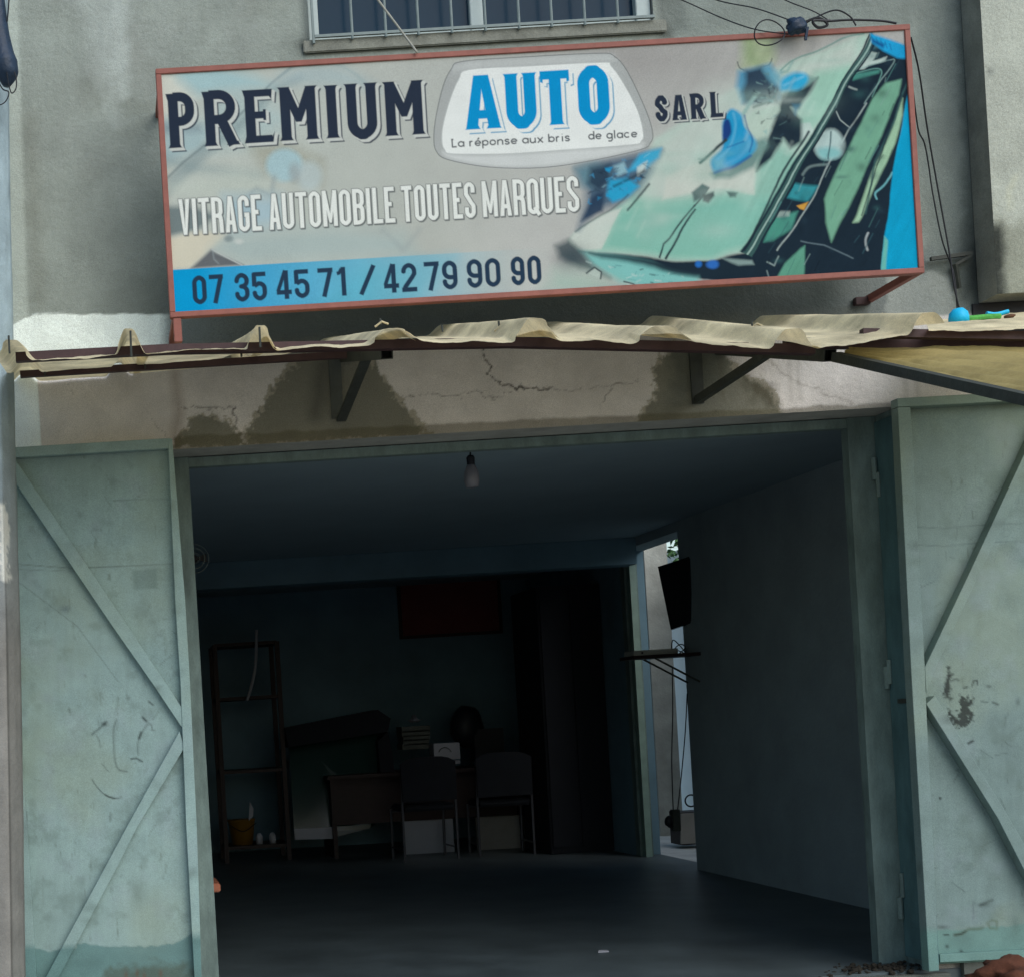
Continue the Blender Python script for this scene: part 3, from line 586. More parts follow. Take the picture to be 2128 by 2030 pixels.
# dark car interior and hood side
cv.poly(A5([(1640, 100), (1815, 190), (1835, 360), (1795, 560), (1750, 800), (1720, 1000), (1692, 1270), (1500, 1290), (1170, 1305), (800, 1310), (520, 1250), (180, 1160), (560, 1200), (850, 1205), (1010, 1165), (1330, 600)]), dk, 3, 1)
cv.poly(A5([(1560, 235), (1620, 150), (1660, 160), (1640, 200), (1710, 180), (1700, 205), (1620, 225), (1600, 245), (1540, 250)]), c_(196, 214, 204), 2, .95)
cv.poly(A5([(1640, 110), (1690, 130), (1620, 150)]), c_(70, 110, 120), 3, .8)
cv.poly(A5([(1545, 270), (1680, 250), (1670, 270), (1555, 300)]), c_(80, 150, 135), 3, .9)
cv.line(A5(smooth([(1640, 390), (1680, 290), (1680, 250), (1640, 245), (1550, 270)], 4, False)), 2.4, c_(110, 160, 150), 1.2, .9)
cv.line(A5(smooth([(1600, 420), (1740, 220), (1720, 200), (1660, 215), (1560, 250)], 4, False)), 2.4, c_(150, 180, 175), 1.2, .7)
cv.poly(A5([(1780, 300), (1705, 320), (1640, 400), (1500, 700), (1405, 900), (1405, 1020), (1430, 1110), (1550, 870), (1700, 560), (1775, 380)]), c_(122, 176, 148), 3, 1)
cv.poly(A5([(1800, 395), (1800, 480), (1762, 620), (1650, 830), (1570, 1005), (1540, 1010), (1620, 800), (1740, 560)]), c_(164, 202, 168), 3, 1)
cv.line(A5([(1815, 300), (1760, 500), (1660, 700), (1600, 960)]), 4, c_(60, 96, 96), 2, .9); cv.line(A5([(1790, 380), (1680, 690), (1580, 970)]), 2.4, dk, 1.5, .9)
cv.line(A5([(1610, 420), (1520, 560), (1300, 980), (1170, 1160)]), 3, c_(180, 195, 190), 1.4, .8)
cv.line(A5([(1450, 440), (1480, 500), (1530, 545)]), 2.4, c_(180, 195, 190), 1.2, .8); cv.line(A5([(1515, 325), (1570, 345)]), 4, c_(160, 175, 170), 1.5, .8)
cv.poly(A5([(1195, 530), (1330, 515), (1345, 560), (1300, 605), (1210, 610)]), c_(192, 212, 202), 2.5, 1)
cv.poly(A5(smooth([(1362, 590), (1400, 556), (1450, 548), (1490, 590), (1505, 640), (1480, 690), (1430, 705), (1385, 690), (1352, 640)], 3)), c_(188, 212, 206), 5, .95); cv.poly(A5(smooth([(1370, 650), (1440, 640), (1490, 660), (1470, 695), (1400, 700)], 3)), c_(110, 186, 186), 6, .7); cv.line(A5([(1435, 560), (1430, 700)]), 3, c_(60, 90, 95), 1.4, .9)
cv.line(A5(smooth([(1300, 770), (1340, 735), (1430, 730)], 5, False)), 5, c_(120, 140, 138), 2, .8)
cv.poly(A5([(1250, 812), (1375, 830), (1320, 905), (1215, 890)]), c_(56, 150, 158), 4, 1); cv.poly(A5([(1140, 990), (1275, 960), (1240, 1050), (1150, 1110), (1100, 1110)]), c_(78, 150, 132), 4, 1)
cv.poly(A5([(1160, 960), (1230, 960), (1225, 985), (1150, 990)]), c_(170, 190, 180), 3, .8); cv.poly(A5([(1268, 930), (1325, 908), (1308, 952), (1285, 945)]), c_(214, 160, 70), 2, 1)
cv.poly(A5([(1640, 70), (1655, 92), (1040, 1185), (985, 1160)]), c_(60, 94, 92), 1.5, 1)
cv.line(A5([(1628, 80), (1320, 620), (995, 1160)]), 3, dk, 1, 1); cv.line(A5([(1645, 90), (1350, 600), (1018, 1170)]), 3, c_(170, 200, 188), 1, .9); cv.line(A5([(1320, 565), (1180, 800), (1005, 1150)]), 5, dk, 1.6, .9); cv.line(A5([(1660, 95), (1360, 620), (1045, 1180)]), 4, dk, 1, 1)
cv.poly(A5([(1310, 1125), (1300, 1292), (1168, 1300), (1215, 1220), (1290, 1140)]), c_(98, 160, 136), 2.5, 1)
cv.line(A5([(1290, 1105), (1400, 1125), (1550, 1190)]), 2.4, c_(110, 130, 138), 1.4, .8); cv.line(A5(smooth([(1625, 1065), (1618, 1110), (1625, 1150)], 4, False)), 4, c_(190, 200, 200), 1.6, .8)
cv.line(A5(smooth([(1745, 760), (1700, 820), (1655, 860), (1660, 890)], 4, False)), 4, c_(120, 190, 195), 1.6, .9)
cv.poly(A5([(1828, 350), (1870, 1000), (1888, 1275), (1690, 1275), (1700, 1080), (1745, 760), (1795, 540)]), c_(14, 164, 206), 2, 1); cv.poly(A5([(1700, 1080), (1718, 1100), (1716, 1275), (1690, 1275)]), c_(110, 190, 178), 2, 1)
cv.poly(A5([(1632, 72), (1720, 98), (1820, 135), (1822, 198), (1760, 192), (1690, 150), (1635, 112)]), c_(34, 164, 216), 3, 1); cv.poly(A5([(1635, 95), (1700, 120), (1690, 138), (1640, 112)]), c_(20, 70, 130), 3, .8)
# bumper / lower edge
cv.poly(A5([(180, 1160), (330, 1180), (560, 1225), (770, 1290), (780, 1345), (560, 1345), (380, 1310), (250, 1230)]), c_(128, 196, 190), 8, .95)
cv.poly(A5([(240, 1170), (560, 1210), (900, 1225), (950, 1290), (760, 1290), (560, 1240), (300, 1195)]), dk, 6, .9)
cv.ell(A5([(140, 1190)])[0], (34, 26), c_(70, 84, 90), 12, .85, True); cv.poly(A5([(60, 1130), (130, 1100), (190, 1160), (260, 1230), (330, 1290), (180, 1240), (80, 1190)]), c_(64, 80, 86), 8, .85)
cv.poly(A5([(60, 1260), (240, 1270), (420, 1340), (100, 1370), (0, 1350)]), c_(150, 190, 172), 24, .6)
for q in (((215, 1265), (260, 1240), (290, 1260), (280, 1290)), ((400, 1310), (450, 1320), (480, 1340), (430, 1335)), ((520, 1320), (560, 1330), (580, 1345), (500, 1345))): cv.poly(A5(q), c_(190, 205, 195), 2, .8); cv.line(A5(q), 3, dk, 1.4, .9)
cv.ell(A5([(775, 1222)])[0], (7, 8), c_(40, 110, 190), 2.5, 1); cv.ell(A5([(848, 1225)])[0], (14, 10), c_(50, 110, 190), 3, 1)
cv.poly(A5([(905, 1195), (1040, 1205), (1050, 1230), (980, 1230)]), c_(150, 175, 170), 3, .8)
cv.line(A5([(1180, 1190), (1160, 1230), (1120, 1215)]), 3, c_(150, 170, 168), 1.4, .8); cv.line(A5([(1120, 1260), (1130, 1290)]), 3, c_(130, 150, 150), 1.4, .8)
# arm, gloves, suction cups
cv.poly(A5([(1000, 85), (1160, 80), (1150, 200), (1120, 245), (990, 245), (1000, 160)]), c_(172, 188, 148), 14, .9); cv.poly(A5([(1010, 90), (1060, 90), (1055, 180), (1090, 240), (1060, 245), (1020, 180)]), c_(150, 172, 126), 8, .6)
cv.line(A5(smooth([(975, 205), (985, 235), (1005, 250)], 4, False)), 2, dk, 1.4, .8); cv.line(A5(smooth([(1133, 205), (1120, 235), (1095, 245)], 4, False)), 2, dk, 1.4, .8)
cv.poly(A5([(978, 255), (1128, 235), (1160, 290), (1180, 400), (1000, 420), (962, 340)]), c_(84, 158, 190), 8, .95)
cv.poly(A5([(1015, 255), (1085, 245), (1120, 300), (1180, 360), (1170, 420), (1010, 420), (990, 370), (1010, 320)]), c_(50, 70, 88), 7, 1)
cv.poly(A5([(1100, 260), (1180, 270), (1200, 330), (1140, 330)]), c_(120, 178, 190), 10, .8)
cv.poly(A5([(1190, 385), (1220, 350), (1375, 285), (1340, 350), (1290, 420), (1280, 440), (1240, 440), (1280, 490), (1290, 500), (1280, 620), (1230, 650), (1190, 600), (1140, 700), (1070, 760), (1110, 600), (1180, 470)]), c_(34, 50, 62), 5, 1)
cv.poly(A5([(1245, 420), (1290, 420), (1260, 480)]), c_(40, 110, 140), 4, .8)
cv.poly(A5([(1320, 270), (1365, 290), (1330, 320), (1290, 340)]), c_(130, 165, 155), 4, .9)
cv.poly(A5(smooth([(1180, 360), (1190, 300), (1250, 262), (1310, 265), (1320, 300), (1280, 340), (1220, 355)], 4)), c_(50, 172, 214), 5, 1)
cv.poly(A5([(1010, 500), (1060, 460), (1180, 440), (1185, 460), (1150, 500), (1110, 590), (1060, 590), (1000, 540)]), c_(192, 212, 196), 4, 1)
cv.poly(A5([(1000, 470), (1060, 370), (1080, 375), (1040, 440), (1010, 490)]), c_(150, 185, 178), 3, .9); cv.line(A5([(1050, 380), (1150, 400)]), 4, dk, 3, .8); cv.line(A5([(1060, 440), (1160, 410)]), 4, c_(60, 90, 90), 3, .8)
cv.poly(A5([(1065, 600), (1110, 590), (1115, 640), (1060, 740), (930, 800), (850, 800), (830, 770)]), c_(104, 140, 134), 6, .9)
cv.poly(A5(smooth([(905, 520), (945, 452), (1000, 475), (1015, 530), (1062, 595), (1062, 650), (1000, 710), (890, 760), (840, 755), (835, 700), (890, 650), (900, 590)], 4)), c_(36, 158, 206), 4, 1)
cv.poly(A5([(840, 700), (900, 690), (900, 740), (850, 760)]), c_(120, 190, 210), 7, .8); cv.line(A5(smooth([(1020, 560), (1030, 620), (980, 690), (900, 730)], 4, False)), 8, c_(90, 178, 222), 4, .7)
cv.line(A5(smooth([(850, 770), (950, 740), (1040, 680)], 4, False)), 5, c_(24, 90, 160), 3, .8)
cv.poly(A5(smooth([(900, 560), (915, 510), (940, 510), (945, 560), (925, 600), (900, 610)], 3)), c_(30, 66, 130), 3, 1)
cv.line(A5([(785, 708), (850, 660), (915, 605)]), 6, c_(50, 62, 66), 2, 1); cv.line(A5([(780, 690), (810, 690)]), 3, c_(120, 130, 125), 2, .8)
# left glove cluster
cv.poly(A5([(165, 745), (340, 690), (590, 655), (540, 760), (480, 850), (360, 920), (250, 960), (180, 1050), (215, 860)]), c_(56, 92, 118), 12, .9)
cv.poly(A5([(160, 740), (260, 715), (330, 760), (260, 830), (200, 830)]), c_(110, 150, 160), 14, .8); cv.poly(A5([(240, 740), (330, 720), (340, 800), (280, 860), (230, 820)]), c_(40, 60, 80), 8, .9)
cv.poly(A5([(480, 680), (590, 645), (580, 690), (520, 740), (420, 760)]), c_(50, 172, 212), 5, .95); cv.poly(A5([(330, 800), (420, 790), (480, 830), (420, 880), (340, 910), (310, 880)]), c_(44, 168, 210), 5, .95)
cv.poly(A5([(350, 730), (400, 710), (420, 760), (370, 780)]), c_(150, 190, 200), 4, .9); cv.poly(A5([(470, 740), (520, 710), (510, 760), (470, 780)]), c_(200, 214, 208), 3, .9)
cv.poly(A5([(260, 870), (300, 860), (290, 960), (220, 1000), (190, 1010), (230, 900)]), c_(44, 66, 90), 5, .95); cv.line(A5([(530, 820), (420, 945)]), 4, dk, 2.4, .9); cv.line(A5([(350, 830), (440, 790), (500, 760)]), 5, dk, 3, .7)
cv.line(A5([(165, 1060), (330, 950), (420, 870)]), 3, c_(60, 80, 84), 2.5, .7)
# wiper
cv.line(A5([(750, 940), (700, 1010), (640, 1090), (610, 1120), (590, 1190)]), 3.6, dk, 1.4, .95); cv.line(A5([(755, 960), (690, 1070), (620, 1190)]), 4.4, dk, 1.4, .95); cv.line(A5([(750, 940), (820, 850)]), 3.5, dk, 1.4, .9)
cv.poly(A5([(735, 870), (790, 822), (825, 845), (790, 900), (745, 920)]), c_(84, 110, 108), 3, 1); cv.poly(A5([(790, 885), (850, 868), (855, 890), (820, 925), (790, 915)]), c_(40, 62, 66), 3, 1); cv.poly(A5([(920, 870), (975, 865), (965, 890), (935, 895)]), c_(50, 72, 76), 3, 1)
# reflections and small busy detail in the printed photo
cv.x, cv.y = x_keep, y_keep
prs = random.Random(21)
def inside(P, n):
    out_ = []; Pn = np.array(P); lo, hi = Pn.min(0), Pn.max(0)
    while len(out_) < n:
        q = np.array([prs.uniform(lo[0], hi[0]), prs.uniform(lo[1], hi[1])])
        if sdpoly(q[:1], q[1:], P)[0] < -4: out_.append(q)
    return out_
dirn = np.array([.50, -.86])
dark_zone = A5([(1640, 120), (1810, 200), (1790, 520), (1720, 980), (1690, 1260), (1180, 1290), (1020, 1180), (1340, 600)])
for q in inside(dark_zone, 46):
    l_ = prs.uniform(8, 46); cv.line([tuple(q-dirn*l_/2), tuple(q+dirn*l_/2+np.array([prs.uniform(-4, 4), 0]))], prs.uniform(1, 2.6), prs.choice([c_(90, 140, 136), c_(150, 180, 176), c_(56, 90, 100), c_(20, 32, 42)]), 1.2, prs.uniform(.3, .8))
for q in inside(dark_zone, 40): cv.ell(tuple(q), (prs.uniform(4, 16), prs.uniform(4, 12)), prs.choice([c_(60, 104, 104), c_(22, 34, 44), c_(48, 72, 84)]), 4, prs.uniform(.15, .45), True)
glass_zone = A5([(300, 1100), (560, 720), (900, 430), (1560, 110), (1000, 1130), (600, 1180)])
for q in inside(glass_zone, 46): cv.ell(tuple(q), (prs.uniform(10, 50), prs.uniform(6, 22)), prs.choice([c_(206, 222, 210), c_(140, 190, 174), c_(166, 206, 190), c_(190, 206, 196)]), 8, prs.uniform(.12, .32), True)
for q in inside(glass_zone, 12): cv.line([tuple(q), tuple(q+dirn*prs.uniform(20, 70))], prs.uniform(2, 5), c_(204, 222, 210), 4, .25)
glove_zone = A5([(190, 960), (230, 780), (340, 700), (580, 660), (480, 850)])
for q in inside(glove_zone, 34): cv.poly([tuple(q+np.array([prs.uniform(-9, 9), prs.uniform(-7, 7)])) for _ in range(4)], prs.choice([c_(34, 156, 206), c_(26, 46, 66), c_(150, 196, 208), c_(70, 160, 206), c_(34, 66, 90)]), 2, prs.uniform(.4, .9))
cup_zone = A5([(990, 260), (1130, 250), (1190, 400), (1180, 470), (1260, 460), (1210, 600), (1090, 690), (1060, 430)])
for q in inside(cup_zone, 34): cv.poly([tuple(q+np.array([prs.uniform(-8, 8), prs.uniform(-6, 6)])) for _ in range(4)], prs.choice([c_(30, 44, 56), c_(110, 150, 150), c_(60, 90, 104), c_(24, 36, 50), c_(150, 190, 184)]), 2, prs.uniform(.3, .75))
bump_zone = A5([(90, 1160), (250, 1200), (560, 1240), (780, 1290), (560, 1340), (260, 1270)])
for q in inside(bump_zone, 26): cv.line([tuple(q), tuple(q+np.array([prs.uniform(-14, 14), prs.uniform(-3, 6)]))], prs.uniform(1.2, 3.5), prs.choice([c_(40, 60, 68), c_(190, 212, 206), c_(90, 150, 150)]), 1.4, prs.uniform(.3, .8))
# thumb, cuff folds and fingers on the gloves
cv.line(A5(smooth([(1005, 480), (1020, 540), (1045, 600), (1030, 660)], 4, False)), 3, c_(20, 84, 150), 2, .7); cv.line(A5(smooth([(950, 470), (960, 540), (930, 640), (870, 700)], 4, False)), 4, c_(120, 196, 230), 3, .6)
cv.line(A5([(920, 640), (1000, 610)]), 2.5, c_(24, 90, 156), 2, .6); cv.line(A5([(1200, 330), (1300, 285)]), 4, c_(140, 206, 232), 3, .6)
for k in range(5): cv.line(A5([(1640+k*22, 86+k*9), (1650+k*22, 112+k*10)]), 2, c_(22, 90, 150), 1.6, .6)
pic = np.clip((u-1000)/250, 0, 1)*.6; st_ = fbm((u*.86+v*.5)*.10, (u*.5-v*.86)*.010+40, 811); cv.c *= (1+pic*(.36*(st_-.5)+.16*(fbm(u*.07, v*.07, 812)-.5)))[:, None]
# -- blue band
tb = np.clip((u-60)/700, 0, 1)
band = np.where((tb < .5)[:, None], lerp(c_(4, 160, 216), c_(112, 184, 206), tb*2), lerp(c_(112, 184, 206), c_(190, 198, 192), tb*2-1))
cv.mix(al, np.clip((v-419)/1.6+.5, 0, 1)*np.clip((800-u)/240, 0, 1)**.7, band)
cv.poly([(300, 519), (360, 460), (470, 430), (600, 425), (520, 519)], c_(90, 184, 205), 20, .4)
# -- badge
out = smooth([(240, 108), (640, 80), (1060, 60), (1150, 78), (1230, 170), (1340, 400), (1382, 540), (1368, 600), (1310, 640), (1020, 705), (720, 748), (400, 745), (150, 700), (80, 650), (65, 570), (78, 440), (120, 260), (170, 155)], 4)
cv.poly(Z7(out), c_(176, 180, 176), 1.4, 1)
cv.poly(Z7(smooth([(120, 650), (180, 668), (500, 668), (1250, 614), (1310, 600), (1300, 640), (1020, 700), (720, 742), (400, 740), (170, 695)], 4)), c_(214, 218, 214), 6, .9)
cv.poly(Z7(smooth([(250, 112), (1060, 64), (1140, 84), (1100, 110), (270, 158), (200, 180)], 4)), c_(196, 200, 196), 5, .8)
cv.line(Z7(out+out[:1]), 1.3, c_(78, 84, 86), .9, .9)
inn = smooth([(275, 158), (640, 136), (1080, 114), (1130, 135), (1200, 230), (1290, 400), (1326, 540), (1312, 590), (1250, 612), (800, 645), (500, 665), (180, 665), (130, 640), (113, 590), (120, 490), (165, 330), (215, 215)], 4)
cv.poly(Z7(inn), c_(236, 240, 234), 1.4, 1); cv.line(Z7(inn+inn[:1]), 1.0, c_(150, 156, 154), .9, .6)
# -- lettering: stroke glyphs, distances in banner units
def arc(cx, cy, rx, ry, a0, a1, n=8): return [(cx+rx*math.cos(R(a0+(a1-a0)*k/n)), cy+ry*math.sin(R(a0+(a1-a0)*k/n))) for k in range(n+1)]
def glyph(ch, W, H, t, tv=None, serif=0):
    """strokes [(pts,thick)] and polys; origin bottom-left, y up"""
    tv = tv or t; h = tv/2; hb = t/2; L, Rr, T, B = h, W-h, H-hb, hb; S = []; P = []; r = min(W*.42, H*.3)-h*.2; r = max(r, 1)
    def ser(x, y, up):
        if serif:
            d = serif; s = -1 if up else 1
            P.append([(x-h-d, y), (x+h+d, y), (x+h+d*.4, y+s*d*.8), (x+h, y+s*d*2), (x-h, y+s*d*2), (x-h-d*.4, y+s*d*.8)])
    if ch in 'O0': S.append((arc(W-h-r, H-hb-r, r, r, 0, 90)+arc(h+r, H-hb-r, r, r, 90, 180)+arc(h+r, hb+r, r, r, 180, 270)+arc(W-h-r, hb+r, r, r, 270, 360)+[(Rr, H-hb-r)], tv))
    elif ch == 'Q':
        S += glyph('O', W, H, t, tv)[0]; S.append(([(W*.6, H*.2), (W*1.0, -H*.03)], t*.9))
    elif ch == 'I': S.append(([(W/2, 0), (W/2, H)], tv)); ser(W/2, 0, 0); ser(W/2, H, 1)
    elif ch == '1': S.append(([(W*.62, 0), (W*.62, H)], tv)); S.append(([(W*.1, H*.78), (W*.3, H*.80), (W*.5, H*.94)], t*.8))
    elif ch in 'EL':
        S.append(([(L, 0), (L, H)], tv)); S.append(([(0, B), (W, B)], t)); ser(L, H, 1) if ch == 'L' else None; 
        if serif: P.append([(W-serif*1.2, 0), (W+serif*.4, 0), (W+serif*1.2, t+serif*1.6), (W, t*.8)]); P.append([(-serif, 0), (L, 0), (L, t), (0, t)])
        if ch == 'E':
            S.append(([(0, T), (W, T)], t)); S.append(([(0, H*.52), (W*.72, H*.52)], t))
            if serif: P.append([(W-serif*1.4, H), (W+serif, H), (W+serif*.4, H-t-serif*1.6), (W-serif*.8, H-t)]); P.append([(W*.72-2, H*.52+t/2+serif), (W*.72+serif, H*.52+t/2+serif), (W*.72+serif, H*.52-t/2-serif), (W*.72-2, H*.52-t/2-serif)]); P.append([(-serif, H), (L, H), (L, H-t), (0, H-t)])
    elif ch in 'PRB':
        S.append(([(L, 0), (L, H)], tv)); ser(L, 0, 0)
        if serif: P.append([(-serif, H), (L, H), (L, H-t), (0, H-t)])
        m = H*.48 if ch != 'B' else H*.52; r2 = min(r, (H-hb-m)*.5)
        S.append(([(L, T)]+arc(Rr-r2, T-r2, r2, r2, 90, 0)+arc(Rr-r2, m+r2, r2, r2, 0, -90)+[(L, m)], tv if not serif else tv*.92))
        if ch == 'R': S.append(([(W*.52, m), (Rr+(serif and h*.2), 0)] if serif else [(W*.5, m), (Rr-h*.3, m-h*.6), (Rr, m*.72), (Rr+h*.15, 0)], tv)); (ser(Rr+h*.2, 0, 0))
        if ch == 'B': S.append(([(L, m)]+arc(Rr-r2, m-r2, r2, r2, 90, 0)+arc(Rr-r2, hb+r2, r2, r2, 0, -90)+[(L, hb)], tv))
    elif ch == 'M':
        S.append(([(L, 0), (L, H)], tv)); S.append(([(Rr, 0), (Rr, H)], tv)); ser(L, 0, 0); ser(Rr, 0, 0)
        lo = H*(.34 if serif else .10); P.append([(0, H), (tv*.95, H), (W/2, lo+H*.26), (W-tv*.95, H), (W, H), (W/2+tv*.28, lo), (W/2-tv*.28, lo)])
        if serif: P.append([(-serif, H), (tv, H), (tv, H-t*.4), (0, H-t*.4)]); P.append([(W+serif, H), (W-tv, H), (W-tv, H-t*.4), (W, H-t*.4)])
    elif ch == 'U': S.append(([(L, H)]+arc(L+r, B+r, r, r, 180, 270)+arc(Rr-r, B+r, r, r, 270, 360)+[(Rr, H)], tv)); ser(L, H, 1); ser(Rr, H, 1)
    elif ch == 'A':
        top_ = tv*.62; P.append([(0, 0), (tv*1.0, 0), (W/2+tv*.06, H*.80), (W/2+top_ if serif else W/2+tv*.5, H), (W/2-(top_ if serif else tv*.5), H)])
        P.append([(W, 0), (W-tv*1.0, 0), (W/2-tv*.06, H*.80), (W/2-(top_ if serif else tv*.5), H), (W/2+(top_ if serif else tv*.5), H)])
        S.append(([(W*.24, H*.27), (W*.76, H*.27)], t)); 
        if serif: ser(h+2, 0, 0); ser(W-h-2, 0, 0)
    elif ch == 'V': P.append([(0, H), (tv, H), (W/2+tv*.05, H*.2), (W/2+tv*.45, 0), (W/2-tv*.45, 0)]); P.append([(W, H), (W-tv, H), (W/2-tv*.05, H*.2), (W/2-tv*.45, 0), (W/2+tv*.45, 0)])
    elif ch == 'T':
        S.append(([(0, T), (W, T)], t)); S.append(([(W/2, 0), (W/2, H)], tv)); ser(W/2, 0, 0)
        if serif: P.append([(-serif, H), (serif, H), (serif*.6, H-t-serif*2), (-serif, H-t-serif*1.4)]); P.append([(W+serif, H), (W-serif, H), (W-serif*.6, H-t-serif*2), (W+serif, H-t-serif*1.4)])
    elif ch == 'G': S.append((arc(Rr-r, T-r, r, r, 0, 90)+arc(L+r, T-r, r, r, 90, 180)+arc(L+r, B+r, r, r, 180, 270)+arc(Rr-r, B+r, r, r, 270, 360)+[(Rr, H*.45)], tv)); S.append(([(Rr, H*.70), (Rr, T-r)], tv)); S.append(([(W*.55, H*.46), (W, H*.46)], t))
    elif ch == 'S': S.append(([(Rr, H*.70)]+arc(Rr-r, T-r, r, r, 0, 90)+arc(L+r, T-r, r, r, 90, 180)+[(L, H*.66), (L+h, H*.56), (Rr-h, H*.42), (Rr, H*.34)]+arc(Rr-r, B+r, r, r, 0, -90)+arc(L+r, B+r, r, r, -90, -180)+[(L, H*.30)], tv))
    elif ch == '7': S.append(([(0, T), (W, T)], t)); S.append(([(W-h, T), (W*.36, 0)], tv))
    elif ch == '/': S.append(([(0, 0), (W, H)], t))
    elif ch == '2': S.append(([(L, H*.68)]+arc(L+r, T-r, r, r, 180, 90)+arc(Rr-r, T-r, r, r, 90, 0)+[(Rr, H*.62), (Rr-h, H*.5), (L+h*.5, H*.18), (L, B)], tv)); S.append(([(0, B), (W, B)], t))
    elif ch == '3':
        r2 = min(r, H*.2); S.append(([(L, H*.70)]+arc(L+r, T-r, r, r, 180, 90)+arc(Rr-r, T-r, r, r, 90, 0)+arc(Rr-r2, H*.53+r2*.9, r2, r2*.9, 0, -90)+[(W*.42, H*.53)], tv))
        S.append(([(W*.42, H*.53)]+arc(Rr-r2, H*.53-r2, r2, r2, 90, 0)+arc(Rr-r, B+r, r, r, 0, -90)+arc(L+r, B+r, r, r, -90, -180)+[(L, H*.30)], tv))
    elif ch == '4': S.append(([(W*.66, 0), (W*.66, H)], tv)); S.append(([(W*.62, H), (h*.6, H*.28)], tv*.85)); S.append(([(0, H*.24), (W, H*.24)], t))
    elif ch == '5': S.append(([(W*.95, T), (L, T), (L, H*.5)], tv)); S.append(([(L, H*.52)]+arc(Rr-r, H*.60-r, r, r, 90, 0)+arc(Rr-r, B+r, r, r, 0, -90)+arc(L+r, B+r, r, r, -90, -180)+[(L, H*.30)], tv))
    elif ch == '9': S.append((arc(W-h-r, H-hb-r, r, r, 0, 90)+arc(h+r, H-hb-r, r, r, 90, 180)+arc(h+r, H*.42+r, r, r, 180, 270)+[(Rr, H*.42)], tv)); S.append(([(Rr, T-r)]+arc(Rr-r, B+r, r, r, 0, -90)+arc(L+r, B+r, r, r, -90, -180)+[(L, H*.26)], tv))
    elif ch in LC: S += [([(a*W, b*H) for a, b in st], t) for st in LC[ch]]
    return S, P
def ring(a0=0, a1=360, cx=.5, cy=.5, rx=.42, ry=.42): return arc(cx, cy, rx, ry, a0, a1, 12)
LC = {'a': [ring(20, 340), [(.92, .95), (.92, .1), (1.0, .05)]], 'r': [[(.15, 0), (.15, .95)], [(.15, .6), (.4, .88), (.75, .9)]], 'é': [ring(30, 330)[0:1]+ring(0, 320), [(.08, .5), (.92, .5)], [(.45, 1.15), (.75, 1.45)]], 'e': [ring(0, 320), [(.08, .5), (.92, .5)]],
      'p': [ring(), [(.08, -.5), (.08, .95)]], 'o': [ring()], 'n': [[(.12, 0), (.12, .95)], [(.12, .6), (.35, .9), (.7, .9), (.88, .7), (.88, 0)]], 's': [[(.85, .75), (.65, .92), (.3, .9), (.15, .72), (.3, .55), (.7, .45), (.87, .25), (.65, .07), (.3, .08), (.12, .22)]],
      'u': [[(.12, .95), (.12, .3), (.3, .08), (.6, .06), (.85, .3)], [(.88, .95), (.88, 0)]], 'x': [[(.1, .0), (.9, .95)], [(.1, .95), (.9, 0)]], 'b': [ring(), [(.08, .0), (.08, 1.5)]], 'i': [[(.5, 0), (.5, .95)], [(.5, 1.3), (.5, 1.38)]], 'd': [ring(), [(.92, 0), (.92, 1.5)]],
      'g': [ring(), [(.92, .95), (.92, -.2), (.7, -.45), (.25, -.42)]], 'l': [[(.5, 0), (.5, 1.5)]], 'c': [ring(45, 315)], 'Λ': [[(.15, 1.4), (.15, .05), (.95, .05)], [(.0, 1.4), (.4, 1.4)]]}
def sdglyph(S, P, x, y):
    d = np.full(x.shape, 1e9)
    for pts, t in S:
        h = t/2; n = len(pts)
        for k in range(n-1):
            (ax, ay), (bx, by) = pts[k], pts[k+1]; ex, ey = bx-ax, by-ay; l = math.hypot(ex, ey)
            if l < 1e-6: continue
            ex /= l; ey /= l; lx = (x-ax)*ex+(y-ay)*ey; ly = -(x-ax)*ey+(y-ay)*ex
            dx = np.abs(lx-l/2)-l/2; dy = np.abs(ly)-h
            d = np.minimum(d, np.hypot(np.maximum(dx, 0), np.maximum(dy, 0))+np.minimum(np.maximum(dx, dy), 0))
            if k: d = np.minimum(d, np.hypot(x-ax, y-ay)-h)
    for p in P: d = np.minimum(d, sdpoly(x, y, p))
    return d
def put(ch, u0, v1, W, H, t, tv, serif, style):   # v1 = baseline v
    S, P = glyph(ch, W, H, t, tv, serif); m = 30
    i = cv.sel([(u0-m, v1-H*1.6-m), (u0+W+m, v1+H*.6+m)], 0); x = cv.x[i]-u0; y = v1-cv.y[i]
    D = lambda ox=0, oy=0: sdglyph(S, P, x-ox, y+oy)
    def f(d, col, blur=1.0, alpha=1): cv.mix(i, alpha*np.clip(.5-d/(2*blur), 0, 1), col)
    style(f, D, y/H)
NV = c_(44, 54, 70)
def st_premium(e):
    def s(f, D, q):
        f(D(e, e)-1.0, NV, 1.0, .9); f(D(e-3, e-3)-1.2, c_(206, 210, 202), 1.0); f(D(e*.4, e*.4)-.8, c_(206, 210, 202), 1.0)
        f(D(), NV, .9)
    return s
def st_auto(f, D, q): f(D(9, 9)-.8, c_(60, 150, 190), 1.0, .9); f(D(6.2, 6.2)-1.2, c_(236, 240, 234), 1.0); f(D(3, 3)-.8, c_(236, 240, 234), 1.0); f(D(), c_(10, 150, 208), .9)
def st_white(f, D, q): f(D(2.0, 2.4)-1.0, c_(92, 98, 98), 1.1, .85); f(D()-1.3, c_(92, 98, 98), .9, .85); f(D(), c_(236, 240, 232), .8)
def st_plain(f, D, q): f(D(), c_(40, 62, 84), .9)
def st_small(f, D, q): f(D(), c_(70, 76, 80), .9)
def boxed(ch, tl, br, t, tv, serif, style, Z):
    (a, b), (c, d) = Z([tl])[0], Z([br])[0]; put(ch, a, d, c-a, d-b, t, tv, serif, style)
